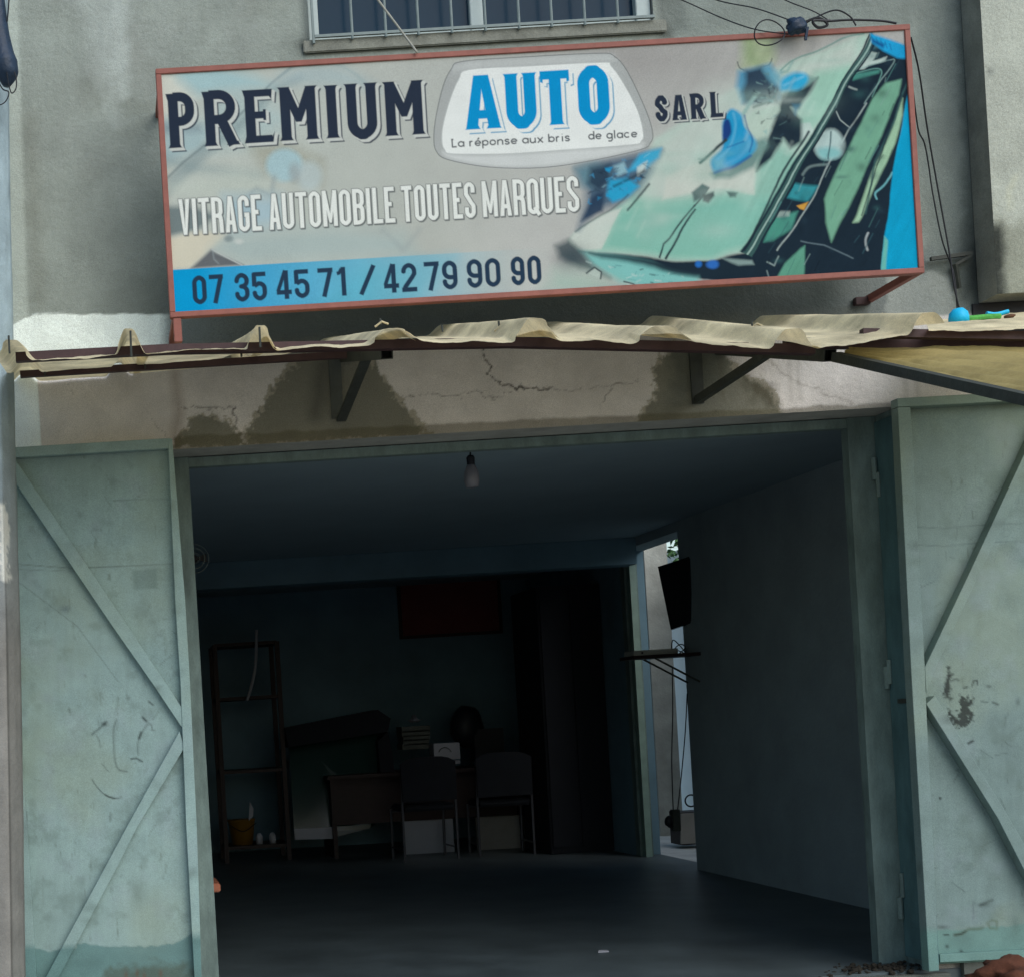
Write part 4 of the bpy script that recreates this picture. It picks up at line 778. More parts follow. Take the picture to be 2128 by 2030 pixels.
for ch, tl, br in (('P', (90, 312), (292, 672)), ('R', (335, 298), (572, 658)), ('E', (612, 288), (812, 640)), ('M', (852, 268), (1118, 620)), ('I', (1178, 255), (1248, 612)), ('U', (1305, 245), (1530, 606)), ('M', (1568, 232), (1842, 585))):
    boxed(ch, tl, br, 15, 21, 4, st_premium(8), B6)
for ch, tl, br in (('A', (240, 198), (470, 508)), ('U', (488, 185), (690, 498)), ('T', (710, 168), (885, 484)), ('O', (922, 148), (1130, 474))): boxed(ch, tl, br, 18, 25, 3.5, st_auto, Z7)
for ch, tl, br in (('S', (1392, 318), (1476, 466)), ('A', (1492, 312), (1590, 460)), ('R', (1606, 303), (1698, 453)), ('L', (1726, 293), (1806, 443))): boxed(ch, tl, br, 9, 11, 2, st_premium(4.5), Z7)
def word(txt, u0, u1, v1, H, t, tv, style, ws, gap):
    tot = sum(ws.get(c, 1) for c in txt); k = (u1-u0-gap*(len(txt)-1))/tot; x = u0
    for c in txt: wv = ws.get(c, 1)*k; put(c, x, v1, wv, H, t, tv, 0, style); x += wv+gap
WS = {'I': .38, 'M': 1.28, 'E': .88, 'L': .85, 'T': .98}
for wd, a, b in (('VITRAGE', 31, 202), ('AUTOMOBILE', 218, 480), ('TOUTES', 495, 648), ('MARQUES', 663, 864)): word(wd, a, b, 348, 75, 9, 8.4, st_white, WS, 4.5)
for wd, a, b in (('07', 397.8, 463), ('35', 486, 553), ('45', 573, 642), ('71', 660, 723), ('/', 748.6, 777.6), ('42', 797, 866), ('79', 882, 951), ('90', 971, 1041), ('90', 1063, 1126)):
    word(wd, (a-323)*cr-25, (b-323)*cr-25, 494, 60, 9.5, 9.5, st_plain, {'1': .8, '/': 1}, 6)
WL = {'i': .35, 'l': .35, ' ': .45, 'r': .7, 'Λ': .85, 's': .85}
def tagline(txt, p0, p1, H):
    (a, b), (c, d) = Z7([p0])[0], Z7([p1])[0]; tot = sum(WL.get(ch, 1) for ch in txt); gap = 2.2; k = (c-a-gap*(len(txt)-1))/tot; x = a
    for ch in txt:
        wv = WL.get(ch, 1)*k
        if ch != ' ': put(ch, x, b+(d-b)*(x-a)/(c-a), wv, H, 2.7, 2.7, 0, st_small)
        x += wv+gap
tagline('Λa réponse aux bris', (172, 626), (886, 588), 11.5); tagline('de glace', (996, 580), (1290, 566), 11.5)
fade = .94+.08*fbm(u*.01, v*.01, 55)+.04*(fbm(u*.002+9, v*.01, 56)-.5); cv.c *= fade[:, None]
XX = sx0+U/UW*(sx1-sx0); ZZ = sz1-V/UH*(sz1-sz0); YY = np.full(U.shape, SY+.004)+.004*(fbm(U*.004+7, V*.006+3, 88)-.5)
o = grid_mesh('printed_banner', np.stack([XX, YY, ZZ], -1), cv.c, M['print'], sg, True)
MB().box((sx0+.02, SY+.012, sz0+.02), (sx1-.02, SY+.018, sz1-.02)).build('backing_sheet', M['alu'], sg)
ft = .023
for a, b in (((sx0, SY-.004, sz1-ft), (sx1, SY+.03, sz1)), ((sx0, SY-.004, sz0), (sx1, SY+.03, sz0+ft)), ((sx0, SY-.0035, sz0+ft), (sx0+ft, SY+.03, sz1-ft)), ((sx1-ft, SY-.0035, sz0+ft), (sx1, SY+.03, sz1-ft))):
    MB().box(a, b, .002).build('frame_bar', M['red'], sg)
for X_ in (sx0+.012, sx1-.03):
    MB().box((X_, SY+.031, sz0), (X_+.03, -.002, sz0+.03), .002).build('bracket', M['red'], sg)
    MB().box((X_, SY+.031, sz1-.03), (X_+.03, -.002, sz1), .002).build('bracket', M['red'], sg)
MB().box((sx0+.012, SY+.001, sz0-.10), (sx0+.045, SY+.03, sz0-.001), .002).build('foot_post', M['red'], sg)
MB().box((sx1-.085, -.03, sz0-.012), (sx1-.02, -.003, sz0+.022), .002).build('bracket_foot', M['maroon'], sg)

# ================================================================== AWNING
aw = empty('awning', 'crumpled tan corrugated awning on maroon bars over the gateway', 'awning', F(1000, 700, 0))
AF, AB = -1.27, .004
def interp(lst, x): return np.interp(x, [q[0] for q in lst], [q[1] for q in lst])
ff = [(0, 742), (60, 742), (265, 728), (400, 722), (540, 716), (700, 712), (830, 712), (1000, 706), (1110, 702), (1250, 704), (1400, 708), (1560, 716), (1650, 718), (1750, 712), (1930, 690), (1990, 688)]
fb = [(0, 800), (200, 785), (400, 768), (560, 742), (700, 712), (900, 700), (1100, 688), (1300, 676), (1500, 680), (1640, 676), (1800, 668), (2000, 664)]
pxs = np.linspace(-10, 1960, 760)
frontP = np.array([F(p, interp(ff, p), AF) for p in pxs])
Xf = frontP[:, 0]; Zf = frontP[:, 2]
bpx = np.linspace(0, 2000, 300); bP = np.array([F(p, interp(fb, p), AB) for p in bpx]); Zb = np.interp(Xf, bP[:, 0], bP[:, 2])
ridge_px = [30, 268, 538, 812, 1105, 1372, 1648, 1925]; ridge_X = [F(p, interp(ff, p), AF).x for p in ridge_px]
def ridge(X, s=1.0):
    z = np.zeros_like(X)
    for k, c in enumerate(ridge_X):
        d = np.abs(X-c); hgt = (.055, .080, .078, .050, .066, .05, .066, .062)[k]; wv = (.07, .056, .056, .10, .09, .12, .09, .09)[k]
        q_ = np.clip((wv-d)/(wv*.8), 0, 1); z = np.maximum(z, hgt*q_*q_*(3-2*q_))
    return z
nyv = 30; tY = np.linspace(0, 1, nyv)
XG, TG = np.meshgrid(Xf, tY); ZG = Zf[None]*(1-TG)+Zb[None]*TG
wob = .05*(fbm(XG*2+20, TG*2.2+4, 301)-.5)
ZG = ZG+ridge(XG-.02*np.sin(TG*5+XG))*(1-.35*TG)+.020*(fbm(XG*3.2+9, TG*1.5+3, 303)-.5)*(1.2-TG)+.006*(fbm(XG*14, TG*4, 304)-.5)
# droop of the torn front lip
lip = np.clip(1-TG*9, 0, 1); ZG -= lip*.022*fbm(XG*4+2, TG*0+1, 305)*(ridge(XG) < .03)
YG = AF+(AB-AF)*TG+(wob+.07*(fbm(XG*5+3, TG*0+2, 306)-.5))*(1-TG)
cuts = [0, 118, 222, 330, 446, 552, 658, 759]
for k in range(7):
    a, b = cuts[k], cuts[k+1]+8 if k < 6 else 760
    Zs = ZG[:, a:b]+(.0035 if k % 2 else 0); o = grid_mesh('roofing_sheet', np.stack([XG[:, a:b], YG[:, a:b]+.012*(k % 3-1), Zs], -1), None, M['sheet'], aw, True)
    def pxbeam(p0, Y0, p1, Y1, t_, name, mat, par, th=None): return MB().beam(F(*p0, Y0), F(*p1, Y1), t_, th or t_).build(name, mat, par)
pxbeam((33, 744), -1.12, (348, 727), -1.12, .033, 'purlin', M['maroon'], aw); pxbeam((348, 727), -1.12, (1064, 713), -1.11, .033, 'purlin', M['maroon'], aw); pxbeam((1064, 713), -1.11, (1690, 728), -1.08, .034, 'purlin', M['maroon'], aw)
pxbeam((42, 779), -.5, (720, 738), -.5, .026, 'purlin', M['maroon'], aw)
pxbeam((1630, 714), -1.02, (2260, 721), -1.02, .034, 'purlin', M['maroon'], aw)
def hollow(p0, Y0, p1, Y1, t_, name, mat, par):
    a, b = F(*p0, Y0), F(*p1, Y1); d = (b-a).normalized(); s_ = d.cross(Vector((0, 0, 1))).normalized(); u_ = s_.cross(d); mb = MB()
    for sgn, v_ in ((1, s_), (-1, s_), (1, u_), (-1, u_)):
        o_ = v_*(sgn*(t_/2-.002)); wd = (.004, t_) if v_ is s_ else (t_-.008, .004)
        mb.beam(a+o_, b+o_, *wd)
    mb.beam(a+d*.06, a+d*.07, t_-.009, t_-.009); return mb.build(name, mat, par)
hollow((804, 734), -1.0, (716, 742), -.004, .046, 'arm', M['steel'], aw); hollow((1725, 739), -1.0, (1497, 726), -.004, .046, 'arm', M['steel'], aw)
pxbeam((709, 874), -.008, (762, 744), -.52, .042, 'strut', M['steel'], aw, .012); pxbeam((1449, 832), -.008, (1608, 727), -.52, .03, 'strut', M['steel'], aw, .034)
px_prism([(682, 742), (708, 741), (714, 868), (690, 870)], -.012, .010, 'shade_strip', M['grime'], aw); px_prism([(1432, 722), (1458, 721), (1464, 838), (1440, 840)], -.012, .010, 'shade_strip', M['steel'], aw)  # flat dark strips in place of the vague shade behind the struts
for px, y0, y1, Y_ in ((271, 688, 742, AF), (539, 680, 722, AF), (500, 724, 742, -1.1), (300, 742, 766, -.52), (92, 756, 782, -.52), (18, 698, 735, AF), (790, 662, 676, -.9), (918, 676, 690, -1.0), (1036, 668, 682, -1.0), (1562, 668, 684, -1.0), (1830, 655, 668, -1.0)):
    a = F(px, y0, Y_-.004); b = F(px+2, y1, Y_-.004); MB().tube([a, (a+b)/2, b], .004, 6).build('hook_bolt', M['steel'], aw)
for px, py in ((790, 676), (1038, 684), (1568, 680), (1828, 660)):
    p = F(px, py, -1.0); MB().tube([p+Vector((-.02, 0, -.006)), p+Vector((.005, -.01, .01)), p+Vector((.03, 0, .002))], .004, 6).build('washer', M['sheet'], aw)
# second awning running forward at the right
a2 = empty('awning', 'stained ochre roofing sheets on a black tube at the right edge', 'awning', F(2100, 720, -1.2))
def strip_sheet(P0, P1, Q0, Q1, nx, ny, wav, fr, name, seed, mat=None):
    u_, v_ = np.meshgrid(np.linspace(0, 1, nx), np.linspace(0, 1, ny)); A = [np.array(q) for q in (P0, P1, Q0, Q1)]
    G = (A[0]*(1-u_[..., None])+A[1]*u_[..., None])*(1-v_[..., None])+(A[2]*(1-u_[..., None])+A[3]*u_[..., None])*v_[..., None]
    G[..., 2] += wav*np.sin(v_*fr*6.283)+.02*(fbm(u_*6+seed, v_*5, seed)-.5); o = grid_mesh(name, G, None, mat or M['sheet2'], a2, True)
    return o
strip_sheet(F(1930, 690, -1.15), F(2320, 684, -1.15), F(1925, 668, -.1), F(2320, 630, -.1), 60, 30, .006, 4, 'roofing_sheet', 401, M['sheet'])
strip_sheet(F(1765, 727, -1.05), F(2330, 722, -1.05), F(1745, 742, -1.05), F(2330, 872, -2.3), 120, 60, .010, 7, 'roofing_sheet', 402)
pxbeam((1790, 693), -1.1, (2260, 702), -1.1, .03, 'purlin', M['maroon'], a2)
pxbeam((1737, 742), -1.02, (2260, 858), -2.3, .034, 'rafter_tube', M['steel'], a2)

# ================================================================== things on the facade
def wire(name, label, cat, pts, r, mat=None, group=None, n=8):
    o = MB().tube(curve_pts(pts, n), r, 6).build(name, mat or M['black'], smooth=True); return tag(o, label, cat, group)
J = F(1655, 55, -.47)
wire('overhead_wire', 'lowest black wire sagging down to the knot above the banner', 'wire', [F(1300, -45, -.2), F(1415, 0, -.25), F(1500, 38, -.3), F(1570, 62, -.42), F(1640, 72, -.46)], .0024, group='wires meeting at the banner top')
wire('overhead_wire', 'middle black wire running into the left of the wire knot', 'wire', [F(1330, -60, -.2), F(1480, -2, -.3), F(1570, 18, -.4), F(1640, 42, -.46)], .0024, group='wires meeting at the banner top')
wire('overhead_wire', 'black wire reaching the right part of the wire knot from the top edge', 'wire', [F(1560, -40, -.3), F(1630, 0, -.4), F(1690, 24, -.44), F(1725, 45, -.46)], .0024, group='wires meeting at the banner top')
kn = empty('wire_knot', 'tangled black tape-wrapped wire knot with a loop on the top edge of the banner', 'wire knot', J)
MB().blob(J, (.042, .03, .036), 3, .5, 3).build('tape_wrap', M['navy'], kn)
c0 = F(1599, 68, -.47); MB().tube([c0+Vector((.062*math.cos(R(a)), .01*math.sin(R(2*a)), .052*math.sin(R(a)))) for a in range(0, 360, 12)], .0028, 6, True).build('loop', M['black'], kn, smooth=True)
MB().tube(curve_pts([F(1678, 58, -.47), F(1676, 68, -.475), F(1674, 84, -.475)], 6), .006, 6).build('tail', M['navy'], kn)
MB().tube(curve_pts([F(1660, 60, -.47), F(1690, 40, -.47), F(1735, 22, -.47), F(1765, 34, -.47), F(1779, 54, -.47)], 8), .0032, 6).build('tail', M['black'], kn)
MB().tube(curve_pts([F(1670, 48, -.47), F(1700, 38, -.475), F(1720, 52, -.47), F(1700, 58, -.47), F(1690, 44, -.48), F(1725, 44, -.47)], 6), .0055, 6).build('tail', M['black'], kn)
wire('sign_cable', 'black cable lying along the top right corner of the banner', 'cable', [F(1720, 45, -.45), F(1770, 42, -.44), F(1830, 44, -.43), F(1862, 49, -.41)], .0045)
wire('drop_cable', 'outer of two black cables hanging down beside the banner', 'cable', [F(1893, 78, -.38), F(1910, 150, -.3), F(1926, 260, -.2), F(1945, 370, -.15), F(1972, 520, -.12), F(1984, 600, -.12), F(1996, 652, -.12)], .0035, group='cables beside the banner')
wire('drop_cable', 'inner black cable with a kink hanging beside the banner', 'cable', [F(1897, 185, -.35), F(1908, 268, -.25), F(1921, 298, -.2), F(1930, 345, -.16), F(1938, 400, -.14), F(1958, 500, -.11), F(1982, 570, -.11), F(1990, 650, -.11)], .003, group='cables beside the banner')
br = empty('wall_bracket', 'small rusty iron bracket on the wall right of the banner', 'bracket', F(1975, 530, -.03))
pxbeam((1934, 539), -.03, (2020, 527), -.03, .016, 'arm', M['steel'], br); pxbeam((2018, 531), -.03, (1982, 553), -.03, .012, 'strut', M['steel'], br); pxbeam((1984, 550), -.03, (1992, 600), -.02, .018, 'stay', M['steel'], br)
wire('cord', 'pale cord stretched diagonally across the barred window', 'cord', [F(745, -55, -.3), F(785, 0, -.3), F(830, 60, -.35), F(867, 110, -.44)], .0045, M['rope'])
bc = MB().lathe([(.001, .034), (.02, .03), (.034, .014), (.038, -.005), (.037, -.03)], F(1992, 658, -.5)); tag(bc.build('blue_cap', M['blue'], smooth=True), 'bright blue round plastic cap on the awning', 'cap')
cl = empty('rag', 'twisted green and blue rag lying on the awning at the right', 'rag', F(2040, 660, -.5))
MB().tube(curve_pts([F(1985, 664, -.5), F(2020, 662, -.5), F(2055, 659, -.5), F(2078, 658, -.5)], 6), .012, 8).build('green_strip', M['green_cloth'], cl)
MB().tube(curve_pts([F(2050, 652, -.49), F(2070, 654, -.49), F(2095, 648, -.49)], 6), .009, 8).build('blue_strip', M['blue'], cl)
MB().blob(F(2098, 658, -.5), (.022, .02, .009), 9, .3, 2).build('brown_end', M['brown'], cl)

# ================================================================== UTILITY POLE at the left
pole = empty('utility_pole', 'rough concrete pole with peeling paper cut off by the left edge', 'pole', F(0, 2110, -.55))
ys = np.linspace(-60, 2200, 300); edge = np.interp(ys, [-60, 240, 400, 600, 930, 1300, 1600, 2030, 2200], [12, 16, 18, 23, 29, 39, 44, 50, 53])
prof = [(-150, .0, 0), (-26, .0, 0), (-22, .004, 1), (-9, .05, 1), (0, .10, 1), (0, .22, 1), (-150, .22, 0)]
G = np.zeros((len(ys), 40, 3)); CC = np.zeros((len(ys), 40, 3))
tt = np.linspace(0, len(prof)-1, 40)
for j, tq in enumerate(tt):
    k = min(int(tq), len(prof)-2); f_ = tq-k; dx = prof[k][0]*(1-f_)+prof[k+1][0]*f_; dy = prof[k][1]*(1-f_)+prof[k+1][1]*f_
    for i, yy in enumerate(ys): 
        p = F(edge[i]+dx, yy, -.62+.10); p = Vector((p.x, -.62+dy, p.z)); G[i, j] = p
G[..., 0] += .004*(fbm(G[..., 2]*9, G[..., 1]*30+9, 500)-.5)
PX, PY = inv(G[..., 0], G[..., 1], G[..., 2]); cv = Canvas(PX, PY, C(150, 160, 166, .95)); al = np.arange(cv.x.size)
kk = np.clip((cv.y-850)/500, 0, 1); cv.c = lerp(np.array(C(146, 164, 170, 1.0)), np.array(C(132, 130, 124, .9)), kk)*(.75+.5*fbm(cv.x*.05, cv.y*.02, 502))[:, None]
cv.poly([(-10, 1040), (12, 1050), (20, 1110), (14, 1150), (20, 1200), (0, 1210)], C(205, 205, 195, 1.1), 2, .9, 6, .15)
e2 = np.interp(cv.y, ys, edge)-25; cv.mix(al, np.exp(-((cv.x-e2)/2.2)**2)*kk*.8, C(52, 54, 52)); cv.mix(al, np.clip((cv.x-e2)/4, 0, 1)*.35*np.clip((cv.y-700)/300, 0, 1), C(84, 90, 90))  # right face painted darker than the front, as shade on that side
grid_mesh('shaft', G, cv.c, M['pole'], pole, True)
cj = empty('cable_joint', 'dark blue wrapped cable joint hanging with thin wire loops at the upper left', 'cable joint', F(5, 60, -.72))
mb = MB(); P_ = [F(-10, -30, -.72), F(-6, 20, -.72), F(-2, 70, -.72), F(4, 110, -.72), F(9, 135, -.72), F(14, 155, -.72), F(14, 180, -.72)]
mb.tube(curve_pts(P_, 5), 0, 16, rad=list(np.interp(np.linspace(0, 1, 31), [0, .15, .5, .65, .85, 1], [.03, .034, .046, .054, .046, .014])))
mb.build('wrapped_body', M['navy'], cj, smooth=True)
MB().tube(curve_pts([F(14, 150, -.76), F(18, 175, -.76), F(24, 194, -.76), F(33, 185, -.76), F(34, 165, -.76), F(30, 150, -.76)], 8), .0025, 6).build('wire_loop', M['black'], cj)
MB().tube(curve_pts([F(-8, 160, -.76), F(5, 185, -.76), F(18, 192, -.76), F(14, 208, -.76), F(2, 218, -.76), F(-20, 220, -.76)], 8), .0025, 6).build('wire_loop', M['black'], cj)
MB().tube(curve_pts([F(20, -30, -.74), F(18, 10, -.74), F(15, 45, -.74)], 6), .003, 6).build('wire_tail', M['black'], cj)

# ================================================================== INTERIOR THINGS
def grp(name, label, cat, p, group=None): return empty(name, label, cat, p, group)
# pendant bulb
b = F(980, 990, .55); lb = grp('light_bulb', 'white bulb hanging from the ceiling just inside the gateway', 'light bulb', (b.x, b.y, RZ))
b = Vector((b.x, .55, b.z)); MB().lathe([(.006, -.055), (.03, -.05), (.036, -.02), (.034, .02), (.022, .05), (.016, .058)], b).build('bulb', M['bulb'], lb, smooth=True)
MB().lathe([(.018, .056), (.02, .09), (.012, .10)], b).build('lamp_holder', M['dark'], lb); MB().tube([b+Vector((0, 0, .1)), b+Vector((.004, 0, .16)), Vector((b.x, b.y, RZ))], .004, 6).build('flex', M['dark'], lb)
MB().lathe([(.04, -.02), (.045, 0)], (b.x, b.y, RZ-.001)).build('ceiling_rose', M['dark'], lb); MB().box((b.x+.05, b.y-.01, RZ-.025), (b.x+.075, b.y+.01, RZ-.002)).build('terminal', M['dark'], lb)
def boxpx(x0, y0, x1, y1, Y, d, bev=.004):
    a = F(x0, y0, Y); c = F(x1, y1, Y); return MB().box((a.x, Y, a.z), (c.x, Y+d, c.z), bev)
# chairs
def chair(x, y, rot, label):
    t = grp('chair', label, 'chair', (x, y, 0), 'black visitor chairs at the desk')
    def part(mb, n, m): o = mb.build(n, m); o.parent = t; return o
    part(MB().box((-.23, -.22, .43), (.23, .22, .49), .02), 'seat', M['seat'])
    mb = MB(); n_ = 9; top_ = [(-.24+.48*k/8, -.22, .9-.05*abs((k-4)/4)**4) for k in range(9)]; pts = [(-.235, -.22, .52), *[(a_, b_, c_) for a_, b_, c_ in top_], (.235, -.22, .52)]
    mb.prism(pts, (0, -.035, 0)); part(mb, 'backrest', M['seat'])
    for sx in (-1, 1):
        part(MB().tube([(sx*.235, -.20, 0), (sx*.235, -.21, .45), (sx*.225, -.235, .8)], .012, 8), 'leg', M['chrome']); part(MB().tube([(sx*.235, .22, 0), (sx*.235, .2, .44)], .012, 8), 'leg', M['chrome'])
        part(MB().tube([(sx*.235, -.2, .1), (sx*.235, .21, .1)], .009, 6), 'stretcher', M['chrome'])
    part(MB().tube([(-.235, .2, .42), (.235, .2, .42)], .01, 6), 'seat_rail', M['chrome'])
    t.rotation_euler = (0, 0, rot); return t
c1 = F(890, 1785, 6.3); c2 = F(1050, 1775, 6.35)
chair(c1.x, 6.4, R(3), 'black padded chair nearer the windscreen glass, white card behind its legs'); chair(c2.x, 6.45, R(-2), 'black padded chair right of its twin, cream card behind its legs')
# desk
dk_ = grp('desk', 'dark brown wooden desk at the back of the room behind two chairs', 'desk', (2.6, 7.2, 0))
MB().box((1.95, 6.85, .72), (3.75, 7.55, .755), .004).build('desktop', M['wood'], dk_)
MB().box((1.98, 6.9, 0), (2.02, 7.5, .718)).build('side_panel', M['wood'], dk_); MB().box((3.68, 6.9, 0), (3.72, 7.5, .718)).build('side_panel', M['wood'], dk_)
MB().box((2.022, 6.95, .30), (3.678, 6.97, .718)).build('front_panel', M['wood'], dk_)
tag(boxpx(838, 1707, 945, 1770, 6.9, .06).build('card_box', M['white']), 'white carton on the floor under the desk behind the left chair', 'box')
tag(boxpx(990, 1698, 1115, 1764, 6.9, .06).build('card_box', M['cream']), 'cream carton on the floor under the desk behind the right chair', 'box')
p = F(930, 1580, 6.9)
o = boxpx(901, 1545, 957, 1576, 6.95, .2).build('printer', M['white']); tag(o, 'small white printer with a grey arch mark on the desk', 'printer'); pr = o
MB().tube(curve_pts([F(912, 1562, 6.94), F(917, 1555, 6.94), F(926, 1552, 6.94), F(934, 1556, 6.94), F(938, 1562, 6.94)], 5), .004, 6).build('arch_mark', M['grime'], pr)
oo = boxpx(942, 1580, 957, 1586, 6.94, .22).build('paper_tray', M['white'], pr); oo.location = (0, 0, 0)
st = grp('paper_stack', 'stack of documents with a small glass dish on top beside the windscreens', 'papers', F(863, 1545, 7.1))
for k in range(5):
    a = F(835+random.uniform(-3, 3), 1546-k*9, 7.1); c = F(892+random.uniform(-3, 3), 1552-k*9, 7.1); MB().box((a.x, 7.05, a.z), (c.x, 7.3, c.z-.01)).build('document', M['grime'], st)
q = F(861, 1500, 7.1); MB().lathe([(.03, 0), (.055, .012), (.06, .02), (.03, .03), (.012, .07)], q).build('glass_dish', M['bulb'], st, smooth=True)
mo = grp('computer_monitor', 'black domed computer monitor silhouette on the desk', 'monitor', F(965, 1560, 7.3))
MB().blob(F(970, 1510, 7.3), (.16, .12, .2), 2, .08, 3).build('shell', M['dark'], mo); MB().box(tuple(F(985, 1515, 7.2)), (F(1050, 1580, 7.2).x, 7.4, F(1050, 1580, 7.2).z)).build('base', M['dark'], mo)
# wind screens leaning
ws = grp('windscreen_stack', 'dark green car windscreens leaning with a black cover at the back left', 'windscreens', F(690, 1745, 7.2))
for k in range(3):
    y0 = 7.0+k*.09; pts = [F(598+k*6, 1515-k*4, y0+.18), F(780+k*5, 1490-k*4, y0+.18), F(788+k*6, 1690, y0), F(770, 1720, y0), F(700, 1738, y0), F(612+k*4, 1735, y0)]
    mb = MB(); mb.prism(pts, (0, .006, 0)); mb.build('windscreen', M['greenglass'], ws)
mb = MB(); mb.prism([F(592, 1512, 6.98), F(785, 1474, 6.98), F(812, 1492, 6.98), F(806, 1520, 6.98), F(600, 1552, 6.98)], (0, .35, 0)); mb.build('cover', M['seat'], ws)
mb = MB(); mb.prism([F(806, 1520, 7.0), F(815, 1560, 7.0), F(830, 1690, 7.0), F(800, 1700, 7.0), F(785, 1540, 7.0)], (0, .3, 0)); mb.build('cover', M['seat'], ws)
mb = MB(); mb.prism([F(611, 1722, 6.95), F(690, 1718, 6.95), F(700, 1742, 6.95), F(613, 1744, 6.95)], (0, .02, 0)); tag(mb.build('paper_sheet', M['white']), 'torn white paper sheet under the windscreens', 'paper')
# shelf rack
rk = grp('shelf_rack', 'tall dark wooden shelf rack in the left rear corner', 'shelf', F(520, 1780, 7.2))
ry0, ry1 = 7.1, 7.6
xl, xr = F(455, 1500, 7.1).x, F(585, 1500, 7.1).x
for X_ in (xl, xr):
    for Y_ in (ry0, ry1): MB().box((X_-.02, Y_-.02, 0), (X_+.02, Y_+.02, 2.02)).build('post', M['wood'], rk)
for z_ in (.12, .82, 1.5, 2.0): MB().box((xl, ry0, z_), (xr, ry1, z_+.03)).build('shelf_board', M['wood'], rk)
zb_ = .15; bk_ = grp('bucket', 'yellow plastic bucket on the lowest shelf', 'bucket', (xl+.17, ry0+.2, zb_))
MB().lathe([(.095, 0), (.125, .22), (.13, .225), (.13, .235)], (xl+.17, ry0+.2, zb_)).build('pail', M['yellow'], bk_, smooth=True)
MB().tube(curve_pts([(xl+.04, ry0+.1, zb_+.2), (xl+.17, ry0+.06, zb_+.13), (xl+.30, ry0+.1, zb_+.2)], 8), .004, 6).build('handle', M['dark'], bk_)
tag(MB().tube(curve_pts([F(533, 1308, 7.0), F(531, 1380, 7.0), F(521, 1430, 7.0), F(513, 1455, 7.0)], 8), .014, 8).build('plastic_strip', M['white']), 'pale curved moulding strip hanging in the shelf rack', 'strip')
for k, (px, py, w_, h_) in enumerate(((538, 1715, 14, 20), (567, 1735, 14, 20))):
    a = F(px-w_/2, py-h_/2, 7.15); c = F(px+w_/2, py+h_/2, 7.15); z0_ = .151
    o = MB().lathe([(.03, 0), (.032, .07), (.02, .09), (.012, .10)], (a.x+.03, 7.2, z0_)).build('bottle', M['white'], smooth=True); tag(o, ('small white bottle next to the yellow bucket', 'small white bottle at the right end of the lowest shelf')[k], 'bottle')
mb = MB(); mb.prism([F(519, 1665, 7.08), F(527, 1680, 7.08), F(526, 1695, 7.08), F(517, 1705, 7.08)], (0, .004, 0)); mb.build('x', M['white']); bpy.data.objects['x'].name = 'glass_shard'; tag(bpy.data.objects['glass_shard'], 'bright pointed glass offcut standing beside the bucket', 'glass')
# tall cabinet, boards
cb = grp('cabinet', 'tall black cabinet beside the side doorway', 'cabinet', (4.0, 6.3, 0))
MB().box((3.72, 6.1, 0), (4.262, 6.9, 2.3), .006).build('carcass', M['seat'], cb); MB().box((3.74, 6.085, .06), (3.985, 6.099, 2.26)).build('door', M['seat'], cb); MB().box((3.995, 6.085, .06), (4.25, 6.099, 2.26)).build('door', M['seat'], cb)
pb_ = grp('notice_board', 'wide dark red framed board hanging on the rear wall', 'board', F(935, 1240, RY))
a = F(822, 1170, RY-.03); c = F(1045, 1315, RY-.03); MB().box((a.x+.03, RY-.03, c.z+.03), (c.x-.03, RY-.004, a.z-.03)).build('panel', M['redboard'], pb_)
for A_, B_ in (((a.x, c.z), (c.x, c.z+.03)), ((a.x, a.z-.03), (c.x, a.z)), ((a.x, c.z+.03), (a.x+.03, a.z-.03)), ((c.x-.03, c.z+.03), (c.x, a.z-.03))): MB().box((A_[0], RY-.04, A_[1]), (B_[0], RY-.004, B_[1])).build('frame_bar', M['wood'], pb_)
a = F(1135, 1125, RY-.03); c = F(1225, 1280, RY-.03); tag(MB().box((a.x, RY-.05, c.z), (c.x, RY-.004, a.z), .004).build('wall_cupboard', M['redboard']), 'small dark red cupboard high on the rear wall next to the cabinet', 'cupboard')
# television on an arm and shelf below
tv = grp('television', 'black flat television tilted on a bracket beside the side doorway', 'television', F(1440, 1230, 4.25))
pts = [F(1367, 1177, 4.32), F(1475, 1142, 4.05), F(1490, 1275, 4.05), F(1394, 1308, 4.32)]
MB().prism(pts, (.03, .05, 0)).build('casing', M['screen'], tv); MB().prism([F(1369, 1180, 4.313), F(1472, 1147, 4.043), F(1486, 1273, 4.043), F(1395, 1303, 4.313)], (.0015, .001, 0)).build('screen', M['screen'], tv)
MB().beam(F(1450, 1230, 4.25), (4.268, 4.3, F(1450, 1230, 4.25).z), .05, .05).build('wall_arm', M['dark'], tv)
sh = grp('wall_shelf', 'narrow dark shelf bracketed to the side wall under the television', 'shelf', F(1420, 1370, 4.2))
a = F(1325, 1366, 4.15); MB().box((3.78, 4.05, a.z-.012), (4.268, 4.32, a.z+.012)).build('board', M['wood'], sh)
MB().beam((3.95, 4.3, a.z-.012), (4.262, 4.3, a.z-.2), .012, .012).build('strut', M['steel'], sh); MB().beam((3.95, 4.08, a.z-.012), (4.262, 4.08, a.z-.2), .012, .012).build('strut', M['steel'], sh)
dc = grp('decoder_box', 'slim grey decoder box on the shelf below the television', 'decoder', (3.95, 4.15, a.z+.012))
MB().box((3.80, 4.08, a.z+.013), (4.12, 4.28, a.z+.05), .003).build('case', M['concrete'], dc); MB().lathe([(.008, 0), (.008, .003)], (3.86, 4.076, a.z+.031), axis='Y').build('button', M['dark'], dc)
